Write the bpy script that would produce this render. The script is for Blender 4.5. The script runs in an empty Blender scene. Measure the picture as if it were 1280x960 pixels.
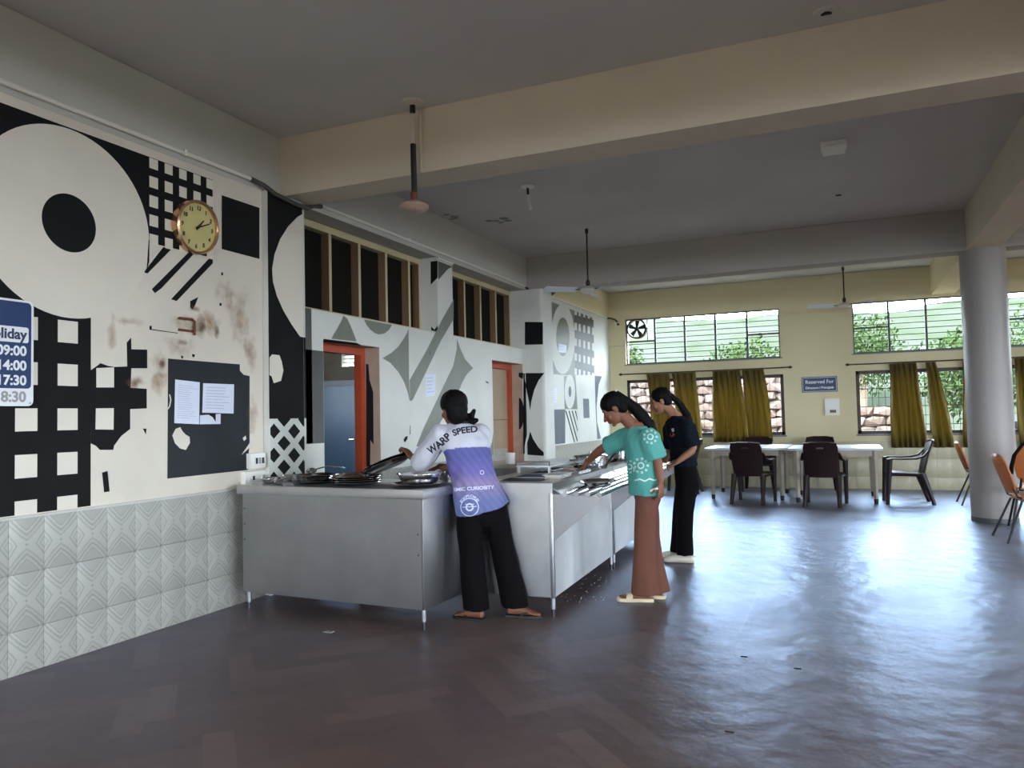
import bpy, bmesh, math, random
from mathutils import Vector as V, Matrix, noise
from mathutils.bvhtree import BVHTree
random.seed(7)
PI = math.pi
S = bpy.context.scene
COL = S.collection
# ------------------------------------------------------------------ camera
FPX = 951.0
CAM = V((0, 0, 1.3333))
_dy = V((410, -32, -FPX)).normalized()
_dx = V((2212, 90, FPX)); _dx = (_dx - _dy * _dx.dot(_dy)).normalized()
_dz = _dx.cross(_dy)
RW = Matrix((_dx, _dy, _dz))
cd = bpy.data.cameras.new('camera'); cam = bpy.data.objects.new('camera', cd); COL.objects.link(cam)
cam.matrix_world = Matrix.Translation(CAM) @ RW.to_4x4()
cd.sensor_fit = 'HORIZONTAL'; cd.sensor_width = 36; cd.lens = FPX / 1280 * 36; cd.clip_end = 400
S.camera = cam
def ray(x, y): return RW @ V((x - 640, 480 - y, -FPX))
def at(x, y, ax, val):
    """world point where the sight line of pixel (x, y) meets the plane axis=val"""
    d = ray(x, y); return CAM + d * ((val - CAM[ax]) / d[ax])
# ------------------------------------------------------------------ sky, exposure
SKY_STRENGTH = 48.0
w = bpy.data.worlds.new('sky'); S.world = w; w.use_nodes = True
nt = w.node_tree; nt.nodes.clear()
wo = nt.nodes.new('ShaderNodeOutputWorld'); bg = nt.nodes.new('ShaderNodeBackground')
sk = nt.nodes.new('ShaderNodeTexSky'); sk.sky_type = 'HOSEK_WILKIE'; sk.turbidity = 8; sk.ground_albedo = .3
sk.sun_direction = (0.25, 0.3, 0.92)
mx = nt.nodes.new('ShaderNodeMixRGB'); mx.inputs[0].default_value = .8; mx.inputs[2].default_value = (.78, .885, 1.0, 1)
nt.links.new(sk.outputs[0], mx.inputs[1]); nt.links.new(mx.outputs[0], bg.inputs[0])
bg.inputs[1].default_value = SKY_STRENGTH
nt.links.new(bg.outputs[0], wo.inputs[0])
S.view_settings.view_transform = 'Standard'; S.view_settings.look = 'None'
S.view_settings.gamma = 1; S.view_settings.use_curve_mapping = False
S.view_settings.exposure = 0.08
try:
    S.cycles.max_bounces = 10; S.cycles.diffuse_bounces = 6; S.cycles.glossy_bounces = 5; S.cycles.transparent_max_bounces = 16
    S.cycles.sample_clamp_indirect = 6; S.cycles.caustics_reflective = True; S.cycles.caustics_refractive = False
except Exception: pass
def portal(loc, rot, sx, sy):
    """marks an opening so that daylight through it is sampled well"""
    l = bpy.data.lights.new('window_portal', 'AREA'); l.shape = 'RECTANGLE'; l.size = sx; l.size_y = sy
    l.cycles.is_portal = True
    o = bpy.data.objects.new('window_portal', l); o.location = loc; o.rotation_euler = rot; COL.objects.link(o)

sun = bpy.data.lights.new('sun', 'SUN'); sun.energy = 30; sun.angle = math.radians(3); sun.color = (1, .95, .86)
so = bpy.data.objects.new('sun', sun); COL.objects.link(so); so.rotation_euler = V((.35, .45, -.85)).to_track_quat('-Z', 'Y').to_euler()

# ------------------------------------------------------------------ materials
def srgb(r, g, b):
    f = lambda c: (c / 12.92 if c <= .04045 else ((c + .055) / 1.055) ** 2.4)
    return (f(r / 255), f(g / 255), f(b / 255), 1)
def mat(name, col, rough=.6, metal=0, var=0, vscale=8, bump=0, bscale=40, spec=None, vcol=None, stretch=None, coat=0):
    m = bpy.data.materials.new(name); m.use_nodes = True; n = m.node_tree; b = n.nodes['Principled BSDF']
    b.inputs['Base Color'].default_value = col; b.inputs['Roughness'].default_value = rough; b.inputs['Metallic'].default_value = metal
    if spec is not None: b.inputs['Specular IOR Level'].default_value = spec
    if coat: b.inputs['Coat Weight'].default_value = coat
    if var or bump:
        tc = n.nodes.new('ShaderNodeTexCoord'); mp = n.nodes.new('ShaderNodeMapping'); n.links.new(tc.outputs['Object'], mp.inputs[0])
        if stretch: mp.inputs['Scale'].default_value = stretch
    if var:
        t = n.nodes.new('ShaderNodeTexNoise'); t.inputs['Scale'].default_value = vscale; t.inputs['Detail'].default_value = 5
        n.links.new(mp.outputs[0], t.inputs[0])
        r = n.nodes.new('ShaderNodeValToRGB'); r.color_ramp.elements[0].position = .35; r.color_ramp.elements[1].position = .7
        c2 = vcol or tuple(c * (1 - var) for c in col[:3]) + (1,)
        r.color_ramp.elements[0].color = c2; r.color_ramp.elements[1].color = col
        n.links.new(t.outputs[0], r.inputs[0]); n.links.new(r.outputs[0], b.inputs['Base Color'])
    if bump:
        t2 = n.nodes.new('ShaderNodeTexNoise'); t2.inputs['Scale'].default_value = bscale; t2.inputs['Detail'].default_value = 3
        n.links.new(mp.outputs[0], t2.inputs[0])
        bp = n.nodes.new('ShaderNodeBump'); bp.inputs['Strength'].default_value = bump; bp.inputs['Distance'].default_value = .01
        n.links.new(t2.outputs[0], bp.inputs['Height']); n.links.new(bp.outputs[0], b.inputs['Normal'])
    return m
def math_node(n, op, a, b=None, c=None):
    k = n.nodes.new('ShaderNodeMath'); k.operation = op
    for i, v in enumerate((a, b, c)):
        if v is None: continue
        if isinstance(v, (int, float)): k.inputs[i].default_value = v
        else: n.links.new(v, k.inputs[i])
    return k.outputs[0]
M = {}
M['white_wall'] = mat('white_wall', srgb(218, 209, 194), .75, var=.12, vscale=1.6, bump=.15, bscale=25)  # warm light on the first bay is put into this white
M['white_cool_lit'] = mat('white_cool_lit', srgb(214, 214, 207), .75, var=.1, vscale=1.8, bump=.15, bscale=25)  # cooler copy: the cool light of the bays beyond is put into it
M['cream_wall'] = mat('cream_wall', srgb(216, 205, 166), .8, var=.06, vscale=1.2, bump=.1)
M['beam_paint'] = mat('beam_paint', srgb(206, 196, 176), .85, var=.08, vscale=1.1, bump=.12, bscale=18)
M['beam_shaded'] = mat('beam_shaded_paint', srgb(168, 162, 156), .85, var=.08, vscale=1.1, bump=.12, bscale=18)  # beam paint darkened: the second beam's weaker light is put into the colour
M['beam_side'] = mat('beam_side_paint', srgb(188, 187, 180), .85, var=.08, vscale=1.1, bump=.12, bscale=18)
M['ceiling'] = mat('ceiling_paint', srgb(202, 199, 197), .9, var=.1, vscale=.8, bump=.12, bscale=14)
M['pillar'] = mat('pillar_paint', srgb(146, 141, 138), .45, var=.06, vscale=2, bump=.05)  # white paint whose shadow is put into this grey
M['black_paint'] = mat('black_paint', srgb(22, 22, 23), .8, spec=.2, var=.2, vscale=6)
M['grey_paint'] = mat('grey_paint', srgb(122, 124, 114), .6, var=.14, vscale=5, stretch=(1, 1, .25))
M['dark_grey_paint'] = mat('dark_grey_paint', srgb(82, 83, 80), .6, var=.25, vscale=5, stretch=(1, 1, .2))
M['slate_paint'] = mat('slate_paint', srgb(86, 92, 102), .6, var=.15, vscale=5)
M['white_paint'] = mat('white_paint', srgb(220, 212, 197), .6, var=.06, vscale=2.5, bump=.1, bscale=18)  # mural white with the first bay's warm light put into the colour
M['rust'] = mat('rust', srgb(120, 62, 44), .8, var=.4, vscale=40)
def mat_stain(name, col, k):
    m = bpy.data.materials.new(name); m.use_nodes = True; n = m.node_tree; b = n.nodes['Principled BSDF']; b.inputs['Base Color'].default_value = col; b.inputs['Roughness'].default_value = .85
    tc = n.nodes.new('ShaderNodeTexCoord'); sp = n.nodes.new('ShaderNodeSeparateXYZ'); n.links.new(tc.outputs['Generated'], sp.inputs[0])
    t = n.nodes.new('ShaderNodeTexNoise'); t.inputs['Scale'].default_value = 11; t.inputs['Detail'].default_value = 7; n.links.new(tc.outputs['Object'], t.inputs[0])
    dy_, dz_ = math_node(n, 'SUBTRACT', sp.outputs[1], .5), math_node(n, 'SUBTRACT', sp.outputs[2], .5)
    d = math_node(n, 'SQRT', math_node(n, 'ADD', math_node(n, 'MULTIPLY', dy_, dy_), math_node(n, 'MULTIPLY', dz_, dz_)))
    a = math_node(n, 'MULTIPLY', math_node(n, 'MAXIMUM', math_node(n, 'SUBTRACT', math_node(n, 'ADD', math_node(n, 'MULTIPLY', math_node(n, 'SUBTRACT', t.outputs[0], .42), 1.9), .6), math_node(n, 'MULTIPLY', d, 2.1)), 0), k)
    n.links.new(math_node(n, 'MINIMUM', a, .85), b.inputs['Alpha']); return m
M['stain'] = mat_stain('stain', srgb(176, 142, 104), .5); M['stain_dark'] = mat_stain('stain_dark', srgb(140, 92, 60), .75)
M['orange_frame'] = mat('orange_frame', srgb(178, 74, 44), .45, var=.15, vscale=9)
M['jamb'] = mat('jamb_plaster', srgb(176, 152, 134), .8, var=.2, vscale=6, bump=.2)
M['tan_board'] = mat('tan_board', srgb(168, 146, 120), .6, var=.06, vscale=4)
M['pale_wood'] = mat('pale_wood', srgb(196, 184, 146), .5, var=.12, vscale=10, stretch=(6, 6, .6))
M['brown_wood'] = mat('brown_wood', srgb(128, 100, 72), .5, var=.2, vscale=12, stretch=(6, 6, .6))
M['dark_pane'] = mat('dark_pane', srgb(24, 22, 19), .8, spec=.15, var=.2, vscale=3)
M['kitchen_wall'] = mat('kitchen_wall', srgb(120, 112, 98), .8, var=.3, vscale=2)
M['blue_door'] = mat('blue_door', srgb(62, 98, 130), .4, var=.12, vscale=2)
M['blue_grey'] = mat('blue_grey_frame', srgb(106, 116, 126), .5)
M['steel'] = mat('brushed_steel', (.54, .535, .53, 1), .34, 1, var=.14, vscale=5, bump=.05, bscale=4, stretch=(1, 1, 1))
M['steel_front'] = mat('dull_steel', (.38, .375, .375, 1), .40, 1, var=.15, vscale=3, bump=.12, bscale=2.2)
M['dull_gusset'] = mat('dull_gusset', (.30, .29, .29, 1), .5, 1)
M['steel_side_lit'] = mat('window_lit_steel', (.86, .87, .88, 1), .58, 1, var=.12, vscale=3, bump=.1, bscale=2.5)  # brightness of the mirrored windows is put into the steel colour
M['steel_shiny'] = mat('polished_steel', (.74, .74, .75, 1), .17, 1)
M['plate_steel'] = mat('plate_steel', (.40, .40, .41, 1), .13, 1)  # reflection of the dark ceiling is put into this darker steel
M['dark_steel'] = mat('dark_steel', (.12, .12, .13, 1), .35, 1)
M['dark_metal'] = mat('dark_metal', srgb(46, 42, 40), .5, .4)
M['brown_frame'] = mat('brown_frame', srgb(62, 44, 36), .5, var=.2, vscale=12)
M['grey_frame'] = mat('grey_frame', srgb(74, 76, 78), .5)
M['pvc'] = mat('white_pvc', srgb(222, 218, 208), .45)
M['black_pvc'] = mat('black_pvc', srgb(60, 56, 52), .5)
M['white_plastic'] = mat('white_plastic', srgb(232, 230, 224), .4)
M['black_plastic'] = mat('black_plastic', srgb(24, 23, 24), .4)
M['chair_brown'] = mat('brown_plastic', srgb(38, 24, 26), .4, spec=.3, var=.12, vscale=5)
M['orange_ply'] = mat('orange_ply', srgb(190, 112, 62), .4, var=.15, vscale=8, stretch=(1, 1, 4))
M['tan_ply'] = mat('tan_ply', srgb(196, 148, 112), .4, var=.12, vscale=8)
M['table_top'] = mat('table_top', srgb(216, 218, 222), .3, var=.06, vscale=6)
M['table_leg'] = mat('table_leg', srgb(186, 176, 162), .5, var=.15, vscale=8)
M['marble'] = mat('worn_marble', srgb(206, 196, 180), .35, var=.12, vscale=8)
M['sign_blue'] = mat('sign_blue', srgb(18, 48, 94), .4)
M['sign_navy'] = mat('sign_navy', srgb(16, 48, 88), .45)
M['sign_white'] = mat('sign_white', srgb(226, 228, 230), .45)
M['sign_grey'] = mat('sign_grey', srgb(150, 148, 144), .5)
M['sign_dark'] = mat('sign_dark', srgb(40, 52, 84), .45)
M['gold'] = mat('rose_gold_rim', srgb(214, 168, 128), .25, .85)
M['clock_face'] = mat('clock_face', srgb(196, 184, 122), .45, var=.05, vscale=8)
M['ink'] = mat('black_ink', srgb(28, 24, 20), .5)
M['paper'] = mat('paper', srgb(216, 220, 236), .6, var=.04, vscale=20)
M['paper_ink'] = mat('paper_ink', srgb(176, 178, 200), .6)
M['fan_white'] = mat('fan_white', srgb(206, 198, 188), .4, var=.15, vscale=14)
M['fan_worn'] = mat('fan_worn', srgb(176, 150, 136), .5, var=.25, vscale=20)
M['fan_blade'] = mat('fan_blade', srgb(206, 214, 226), .35)
M['skin'] = mat('brown_skin', srgb(122, 80, 60), .55, spec=.3, var=.08, vscale=16)
M['skin_b'] = mat('light_brown_skin', srgb(150, 106, 82), .55, spec=.3, var=.08, vscale=16)
M['hair'] = mat('black_hair', srgb(11, 9, 9), .65, spec=.12, var=.3, vscale=60, bump=.4, bscale=160, stretch=(1, 1, .2))
M['eye_white'] = mat('eye_white', srgb(128, 112, 104), .4)
M['black_cloth'] = mat('black_cloth', srgb(16, 14, 17), .95, spec=.08, var=.15, vscale=9, bump=.1, bscale=200)
M['navy_cloth'] = mat('black_shirt', srgb(20, 25, 32), .95, spec=.1, var=.12, vscale=9, bump=.1, bscale=200)
M['brown_cloth'] = mat('brown_cloth', srgb(104, 68, 57), .95, spec=.15, var=.08, vscale=9, bump=.1, bscale=200)
M['teal_cloth'] = mat('teal_cloth', srgb(86, 156, 147), .95, spec=.15, var=.05, vscale=9, bump=.1, bscale=200)
M['print_white'] = mat('white_print', srgb(196, 220, 214), .8)
M['print_lilac'] = mat('pale_print', srgb(206, 212, 238), .8)
M['print_red'] = mat('red_print', srgb(150, 62, 66), .8)
M['print_black'] = mat('black_print', srgb(28, 26, 40), .8)
M['beige_rubber'] = mat('beige_rubber', srgb(208, 192, 160), .6)
M['cream_rubber'] = mat('cream_rubber', srgb(214, 206, 190), .6)
M['black_rubber'] = mat('black_rubber', srgb(34, 32, 34), .6)
M['food'] = mat('fried_food', srgb(188, 134, 70), .7, var=.3, vscale=40)
M['rock'] = mat('laterite', (.098, .072, .062, 1), .95, spec=0, var=.3, vscale=3, bump=.6, bscale=6, vcol=(.060, .042, .035, 1))
M['earth'] = mat('earth_ground', (.06, .05, .04, 1), .95, spec=0, var=.3, vscale=1)
M['hill'] = mat('grassy_hill', (.016, .021, .012, 1), .95, spec=0, var=.4, vscale=.35, vcol=(.025, .026, .023, 1))
M['leaf'] = mat('green_leaf', (.018, .028, .010, 1), .9, spec=0, var=.35, vscale=2)
M['trunk'] = mat('tree_trunk', srgb(96, 78, 62), .9)
M['concrete'] = mat('grey_concrete', (.012, .012, .013, 1), .95, spec=0, var=.2, vscale=2)
M['white_outer'] = mat('white_render', (.2, .2, .21, 1), .8)
M['tile_edge'] = mat('tile_edge', srgb(190, 188, 180), .5)
M['debris'] = mat('debris_dark', srgb(40, 36, 34), .7)

def mat_glass(name, tint, gl):
    m = bpy.data.materials.new(name); m.use_nodes = True; n = m.node_tree; n.nodes.clear()
    o = n.nodes.new('ShaderNodeOutputMaterial'); t = n.nodes.new('ShaderNodeBsdfTransparent'); t.inputs[0].default_value = tint
    g = n.nodes.new('ShaderNodeBsdfGlossy'); g.inputs['Roughness'].default_value = .05
    x = n.nodes.new('ShaderNodeMixShader'); x.inputs[0].default_value = gl
    n.links.new(t.outputs[0], x.inputs[1]); n.links.new(g.outputs[0], x.inputs[2]); n.links.new(x.outputs[0], o.inputs[0])
    return m
M['glass'] = mat_glass('window_glass', (.93, .96, .96, 1), .03)
M['acrylic'] = mat('white_acrylic', srgb(226, 232, 236), .2)

def mat_curtain():
    m = mat('olive_curtain', srgb(126, 110, 50), .85, var=.6, vscale=9, stretch=(4, 4, .12))
    n = m.node_tree; b = n.nodes['Principled BSDF']; o = n.nodes['Material Output']
    t = n.nodes.new('ShaderNodeBsdfTranslucent'); t.inputs[0].default_value = srgb(150, 130, 44)
    x = n.nodes.new('ShaderNodeMixShader'); x.inputs[0].default_value = .38
    n.links.new(b.outputs[0], x.inputs[1]); n.links.new(t.outputs[0], x.inputs[2]); n.links.new(x.outputs[0], o.inputs[0])
    return m
M['curtain'] = mat_curtain()

def mat_tile(name, base, line, contrast=1.0):
    """printed wall tile 0.2 x 0.305: nested diamonds; object Y = across (0..0.2), object Z = up (0..0.305)"""
    m = bpy.data.materials.new(name); m.use_nodes = True; n = m.node_tree; b = n.nodes['Principled BSDF']
    b.inputs['Roughness'].default_value = .3
    tc = n.nodes.new('ShaderNodeTexCoord'); sp = n.nodes.new('ShaderNodeSeparateXYZ'); n.links.new(tc.outputs['Object'], sp.inputs[0])
    wob = n.nodes.new('ShaderNodeTexNoise'); wob.inputs['Scale'].default_value = 60; n.links.new(tc.outputs['Object'], wob.inputs[0])
    wb = math_node(n, 'MULTIPLY', math_node(n, 'SUBTRACT', wob.outputs[0], .5), .12)
    fu = math_node(n, 'FRACT', math_node(n, 'DIVIDE', sp.outputs[1], .2)); fv = math_node(n, 'FRACT', math_node(n, 'DIVIDE', sp.outputs[2], .305))
    au = math_node(n, 'ABSOLUTE', math_node(n, 'SUBTRACT', fu, .5))                    # 0 centre .. .5 seam
    av = math_node(n, 'SUBTRACT', .5, math_node(n, 'ABSOLUTE', math_node(n, 'SUBTRACT', fv, .5)))   # 0 seam .. .5 middle
    d1 = math_node(n, 'ADD', math_node(n, 'POWER', math_node(n, 'ADD', math_node(n, 'POWER', math_node(n, 'MULTIPLY', au, 2.0), 1.12), math_node(n, 'POWER', math_node(n, 'MULTIPLY', av, 2.95), 1.12)), .893), wb)
    d2 = math_node(n, 'ADD', math_node(n, 'ADD', math_node(n, 'MULTIPLY', math_node(n, 'SUBTRACT', .5, au), 2.6), math_node(n, 'MULTIPLY', math_node(n, 'SUBTRACT', .5, av), 2.9)), wb)
    d3 = math_node(n, 'ADD', math_node(n, 'MULTIPLY', au, 1.6), math_node(n, 'MULTIPLY', math_node(n, 'SUBTRACT', .5, av), 2.4))
    def ring(d, c, wd): 
        return math_node(n, 'SUBTRACT', 1, math_node(n, 'SMOOTH_MIN', 1, math_node(n, 'DIVIDE', math_node(n, 'ABSOLUTE', math_node(n, 'SUBTRACT', d, c)), wd), .25))
    tot = None
    for d, c, wd, k in ((d1, .70, .09, .6), (d1, .97, .13, .62), (d1, 1.24, .11, .5), (d2, .30, .09, .45), (d2, .60, .10, .6), (d3, .0, .10, .9)):
        r = math_node(n, 'MULTIPLY', math_node(n, 'MAXIMUM', ring(d, c, wd), 0), k)
        tot = r if tot is None else math_node(n, 'MAXIMUM', tot, r)
    fill = math_node(n, 'MULTIPLY', math_node(n, 'LESS_THAN', d1, .72), .28)
    tot = math_node(n, 'MULTIPLY', math_node(n, 'MAXIMUM', tot, fill), contrast)
    x = n.nodes.new('ShaderNodeMixRGB'); n.links.new(tot, x.inputs[0]); x.inputs[1].default_value = base; x.inputs[2].default_value = line
    n.links.new(x.outputs[0], b.inputs['Base Color'])
    return m
M['tile'] = mat_tile('patterned_tile', srgb(174, 172, 164), srgb(108, 107, 102), .82)
M['tile_back'] = mat_tile('patterned_tile_back', srgb(192, 186, 156), srgb(140, 134, 110), .5)

def mat_floor():
    m = bpy.data.materials.new('vinyl_floor'); m.use_nodes = True; n = m.node_tree; b = n.nodes['Principled BSDF']
    a = n.nodes.new('ShaderNodeVertexColor'); a.layer_name = 'shade'
    tc = n.nodes.new('ShaderNodeTexCoord')
    t = n.nodes.new('ShaderNodeTexNoise'); t.inputs['Scale'].default_value = 1.3; t.inputs['Detail'].default_value = 6; n.links.new(tc.outputs['Object'], t.inputs[0])
    g = n.nodes.new('ShaderNodeTexNoise'); g.inputs['Scale'].default_value = 14; g.inputs['Detail'].default_value = 5; n.links.new(tc.outputs['Object'], g.inputs[0])
    r = n.nodes.new('ShaderNodeValToRGB'); r.color_ramp.elements[0].color = srgb(84, 67, 59); r.color_ramp.elements[1].color = srgb(130, 109, 98)
    s = math_node(n, 'ADD', math_node(n, 'MULTIPLY', a.outputs[0], .55), math_node(n, 'ADD', math_node(n, 'MULTIPLY', g.outputs[0], .3), math_node(n, 'MULTIPLY', t.outputs[0], .25)))
    n.links.new(s, r.inputs[0]); n.links.new(r.outputs[0], b.inputs['Base Color'])
    rr = math_node(n, 'ADD', .27, math_node(n, 'MULTIPLY', t.outputs[0], .2))
    b.inputs['Specular IOR Level'].default_value = 0; b.inputs['Roughness'].default_value = .8
    bp = n.nodes.new('ShaderNodeBump'); bp.inputs['Strength'].default_value = .75; bp.inputs['Distance'].default_value = .02
    t3 = n.nodes.new('ShaderNodeTexNoise'); t3.inputs['Scale'].default_value = 4.5; t3.inputs['Detail'].default_value = 5; n.links.new(tc.outputs['Object'], t3.inputs[0])
    n.links.new(t3.outputs[0], bp.inputs['Height'])
    gl = n.nodes.new('ShaderNodeBsdfGlossy'); gl.inputs[0].default_value = (.58, .70, .92, 1); n.links.new(rr, gl.inputs['Roughness']); n.links.new(bp.outputs[0], gl.inputs['Normal'])  # blue of the reflected sky is put into the gloss colour
    fr = n.nodes.new('ShaderNodeFresnel'); fr.inputs[0].default_value = 1.35
    x = n.nodes.new('ShaderNodeMixShader'); n.links.new(fr.outputs[0], x.inputs[0]); n.links.new(b.outputs[0], x.inputs[1]); n.links.new(gl.outputs[0], x.inputs[2])
    n.links.new(x.outputs[0], n.nodes['Material Output'].inputs[0])
    return m
M['floor'] = mat_floor()

# ------------------------------------------------------------------ mesh builder
class MB:
    def __init__(s): s.b = bmesh.new()
    def box(s, a, c, bevel=0):
        a, c = V(a), V(c); lo = V(map(min, a, c)); hi = V(map(max, a, c))
        vs = [s.b.verts.new((x, y, z)) for x in (lo.x, hi.x) for y in (lo.y, hi.y) for z in (lo.z, hi.z)]
        fs = [s.b.faces.new([vs[i] for i in q]) for q in ((0, 1, 3, 2), (4, 6, 7, 5), (0, 4, 5, 1), (2, 3, 7, 6), (0, 2, 6, 4), (1, 5, 7, 3))]
        if bevel:
            es = list({e for f in fs for e in f.edges}); bmesh.ops.bevel(s.b, geom=es, offset=bevel, segments=2, affect='EDGES', profile=.6)
        return s
    def obox(s, c, ux, uy, uz):
        """box from centre and three half vectors"""
        c, ux, uy, uz = V(c), V(ux), V(uy), V(uz)
        vs = [s.b.verts.new(c + ux * i + uy * j + uz * k) for i in (-1, 1) for j in (-1, 1) for k in (-1, 1)]
        for q in ((0, 1, 3, 2), (4, 6, 7, 5), (0, 4, 5, 1), (2, 3, 7, 6), (0, 2, 6, 4), (1, 5, 7, 3)): s.b.faces.new([vs[i] for i in q])
        return s
    def rings(s, rs, n=14, cap=True, smooth=True):
        """loft through ellipse rings (centre, u, v)"""
        L = []
        for c, u, v in rs:
            L.append([s.b.verts.new(V(c) + V(u) * math.cos(2 * PI * i / n) + V(v) * math.sin(2 * PI * i / n)) for i in range(n)])
        for A, B in zip(L, L[1:]):
            for i in range(n):
                f = s.b.faces.new((A[i], A[(i + 1) % n], B[(i + 1) % n], B[i])); f.smooth = smooth
        if cap:
            s.b.faces.new(L[0][::-1]); s.b.faces.new(L[-1])
        return s
    def tube(s, pts, r, n=10, round_ends=False):
        pts = [V(p) for p in pts]; rad = r if isinstance(r, (list, tuple)) else [r] * len(pts)
        rs = []; ref = None
        for i, p in enumerate(pts):
            t = ((pts[min(i + 1, len(pts) - 1)] - p).normalized() + (p - pts[max(i - 1, 0)]).normalized())
            t = t.normalized() if t.length > 1e-6 else V((0, 0, 1))
            if ref is None: ref = V((0, 0, 1)) if abs(t.z) < .9 else V((1, 0, 0))
            u = t.cross(ref).normalized(); v = t.cross(u).normalized(); ref = -v if False else u.cross(t)
            rs.append((p, u, v, t, rad[i]))
        out = []
        if round_ends:
            c, u, v, t, q = rs[0]
            out += [(c - t * q * math.cos(a), u * q * max(math.sin(a), .02), v * q * max(math.sin(a), .02)) for a in (0.05, .5, 1.05)]
        out += [(c, u * q, v * q) for c, u, v, t, q in rs]
        if round_ends:
            c, u, v, t, q = rs[-1]
            out += [(c + t * q * math.cos(a), u * q * max(math.sin(a), .02), v * q * max(math.sin(a), .02)) for a in (1.05, .5, .05)]
        return s.rings(out, n)
    def ell(s, c, x, y, z, n=14, m=8):
        c, x, y, z = V(c), V(x), V(y), V(z)
        return s.rings([(c - z * math.cos(PI * k / m), x * max(math.sin(PI * k / m), .02), y * max(math.sin(PI * k / m), .02)) for k in range(m + 1)], n)
    def lathe(s, prof, c=(0, 0, 0), n=28, axis='z'):
        c = V(c)
        ax = {'z': (V((1, 0, 0)), V((0, 1, 0)), V((0, 0, 1))), 'x': (V((0, 1, 0)), V((0, 0, 1)), V((1, 0, 0))), 'y': (V((1, 0, 0)), V((0, 0, -1)), V((0, 1, 0)))}[axis]
        return s.rings([(c + ax[2] * z, ax[0] * max(r, .0004), ax[1] * max(r, .0004)) for r, z in prof], n)
    def prism(s, poly, ext):
        ext = V(ext); A = [s.b.verts.new(V(p)) for p in poly]; B = [s.b.verts.new(V(p) + ext) for p in poly]
        s.b.faces.new(A[::-1]); s.b.faces.new(B); k = len(A)
        for i in range(k): s.b.faces.new((A[i], A[(i + 1) % k], B[(i + 1) % k], B[i]))
        return s
    def poly(s, pts):
        if len(pts) >= 3: s.b.faces.new([s.b.verts.new(V(p)) for p in pts])
        return s
    def mesh(s, name, m=None, auto=True, normals=True):
        if normals: bmesh.ops.recalc_face_normals(s.b, faces=s.b.faces)
        me = bpy.data.meshes.new(name); s.b.to_mesh(me); s.b.free()
        if m: me.materials.append(M[m] if isinstance(m, str) else m)
        if auto: shade(me)
        return me
    def obj(s, name, m, parent=None, normals=True, **k):
        me = s.mesh(name, m, normals=normals); return link(name, me, parent, **k)
def shade(me, ang=.7):
    try:
        me.polygons.foreach_set('use_smooth', [True] * len(me.polygons)); me.set_sharp_from_angle(angle=ang)
    except Exception: pass
def link(name, data, parent=None, loc=None, rot=None, label=None, cat=None, group=None, kind=None):
    o = bpy.data.objects.new(name, data); COL.objects.link(o)
    if parent is not None:
        o.parent = parent
        # geometry is authored in world space: keep it there
        o.matrix_parent_inverse = parent.matrix_world.inverted() if parent.get('world_parts') else Matrix()
    if loc is not None: o.location = loc
    if rot is not None: o.rotation_euler = rot
    if label: o['label'] = label
    if cat: o['category'] = cat
    if group: o['group'] = group
    if kind: o['kind'] = kind
    return o
def thing(name, label, cat, loc=(0, 0, 0), rz=0, group=None, kind=None):
    """Empty at a thing's base; its parts are authored in local space around it"""
    return link(name, None, None, loc, (0, 0, rz), label, cat, group, kind)
def wthing(name, label, cat, base, group=None):
    """Empty at a thing's base whose parts are authored in world coordinates"""
    o = link(name, None, None, base, None, label, cat, group)
    o.matrix_world = Matrix.Translation(V(base)); o['world_parts'] = 1
    return o
def struct(name, mb, m, parent=None, **k):
    o = mb.obj(name, m, parent, **k)
    if parent is None: o['kind'] = 'structure'
    return o
def dup(root, loc, rz, label, group=None):
    def cp(o, par):
        c = o.copy(); COL.objects.link(c)
        if par is not None: c.parent = par
        for ch in kids.get(o, []): cp(ch, c)
        return c
    kids = {}
    for o in root.children_recursive: kids.setdefault(o.parent, []).append(o)
    r = cp(root, None); r.location = loc; r.rotation_euler = (0, 0, rz); r['label'] = label
    if group: r['group'] = group
    return r

# ------------------------------------------------------------------ dimensions
XL, YB, ZC, ZB = -4.134, 14.05, 3.655, 3.168      # left wall, back wall, ceiling, beam undersides
XR, YR = 9.6, -5.6                                # right and rear walls, out of view
X3 = -4.0                                         # left wall beyond the second column
B1, B2 = (4.90, 5.22), (10.24, 10.55)             # cross beams

# ------------------------------------------------------------------ floor
def build_floor():
    W, n = .125, 4
    b = bmesh.new(); cl = b.loops.layers.color.new('shade')
    c45 = math.sqrt(.5)
    def quad(i0, j0, i1, j1):
        s = .18 + .64 * random.random()
        vs = []
        for x, y in ((i0, j0), (i1, j0), (i1, j1), (i0, j1)):
            x *= W; y *= W; vs.append(b.verts.new(((x - y) * c45, (x + y) * c45 + 4.2, 0)))
        f = b.faces.new(vs)
        for l in f.loops: l[cl] = (s, s, s, 1)
    R = 112
    for i in range(-R, R):
        for j in range(-R, R):
            x, y = (i - j) * W * c45, (i + j) * W * c45 + 4.2
            if not (XL - 1 < x < XR + 1 and YR - 1 < y < YB + 1): continue
            k = (i - j) % (2 * n)
            if k == 0: quad(i, j, i + n, j + 1)
            elif k == n: quad(i, j - n + 1, i + 1, j + 1)
    for co, no in (((XL - .02, 0, 0), (-1, 0, 0)), ((XR, 0, 0), (1, 0, 0)), ((0, YR, 0), (0, -1, 0)), ((0, YB, 0), (0, 1, 0))):
        bmesh.ops.bisect_plane(b, geom=b.verts[:] + b.edges[:] + b.faces[:], plane_co=co, plane_no=no, clear_outer=True)
    me = bpy.data.meshes.new('floor'); b.to_mesh(me); b.free(); me.materials.append(M['floor'])
    for p in me.polygons:
        if p.normal.z < 0: p.flip()
    return link('floor', me, kind='structure')
floor = build_floor()
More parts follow.
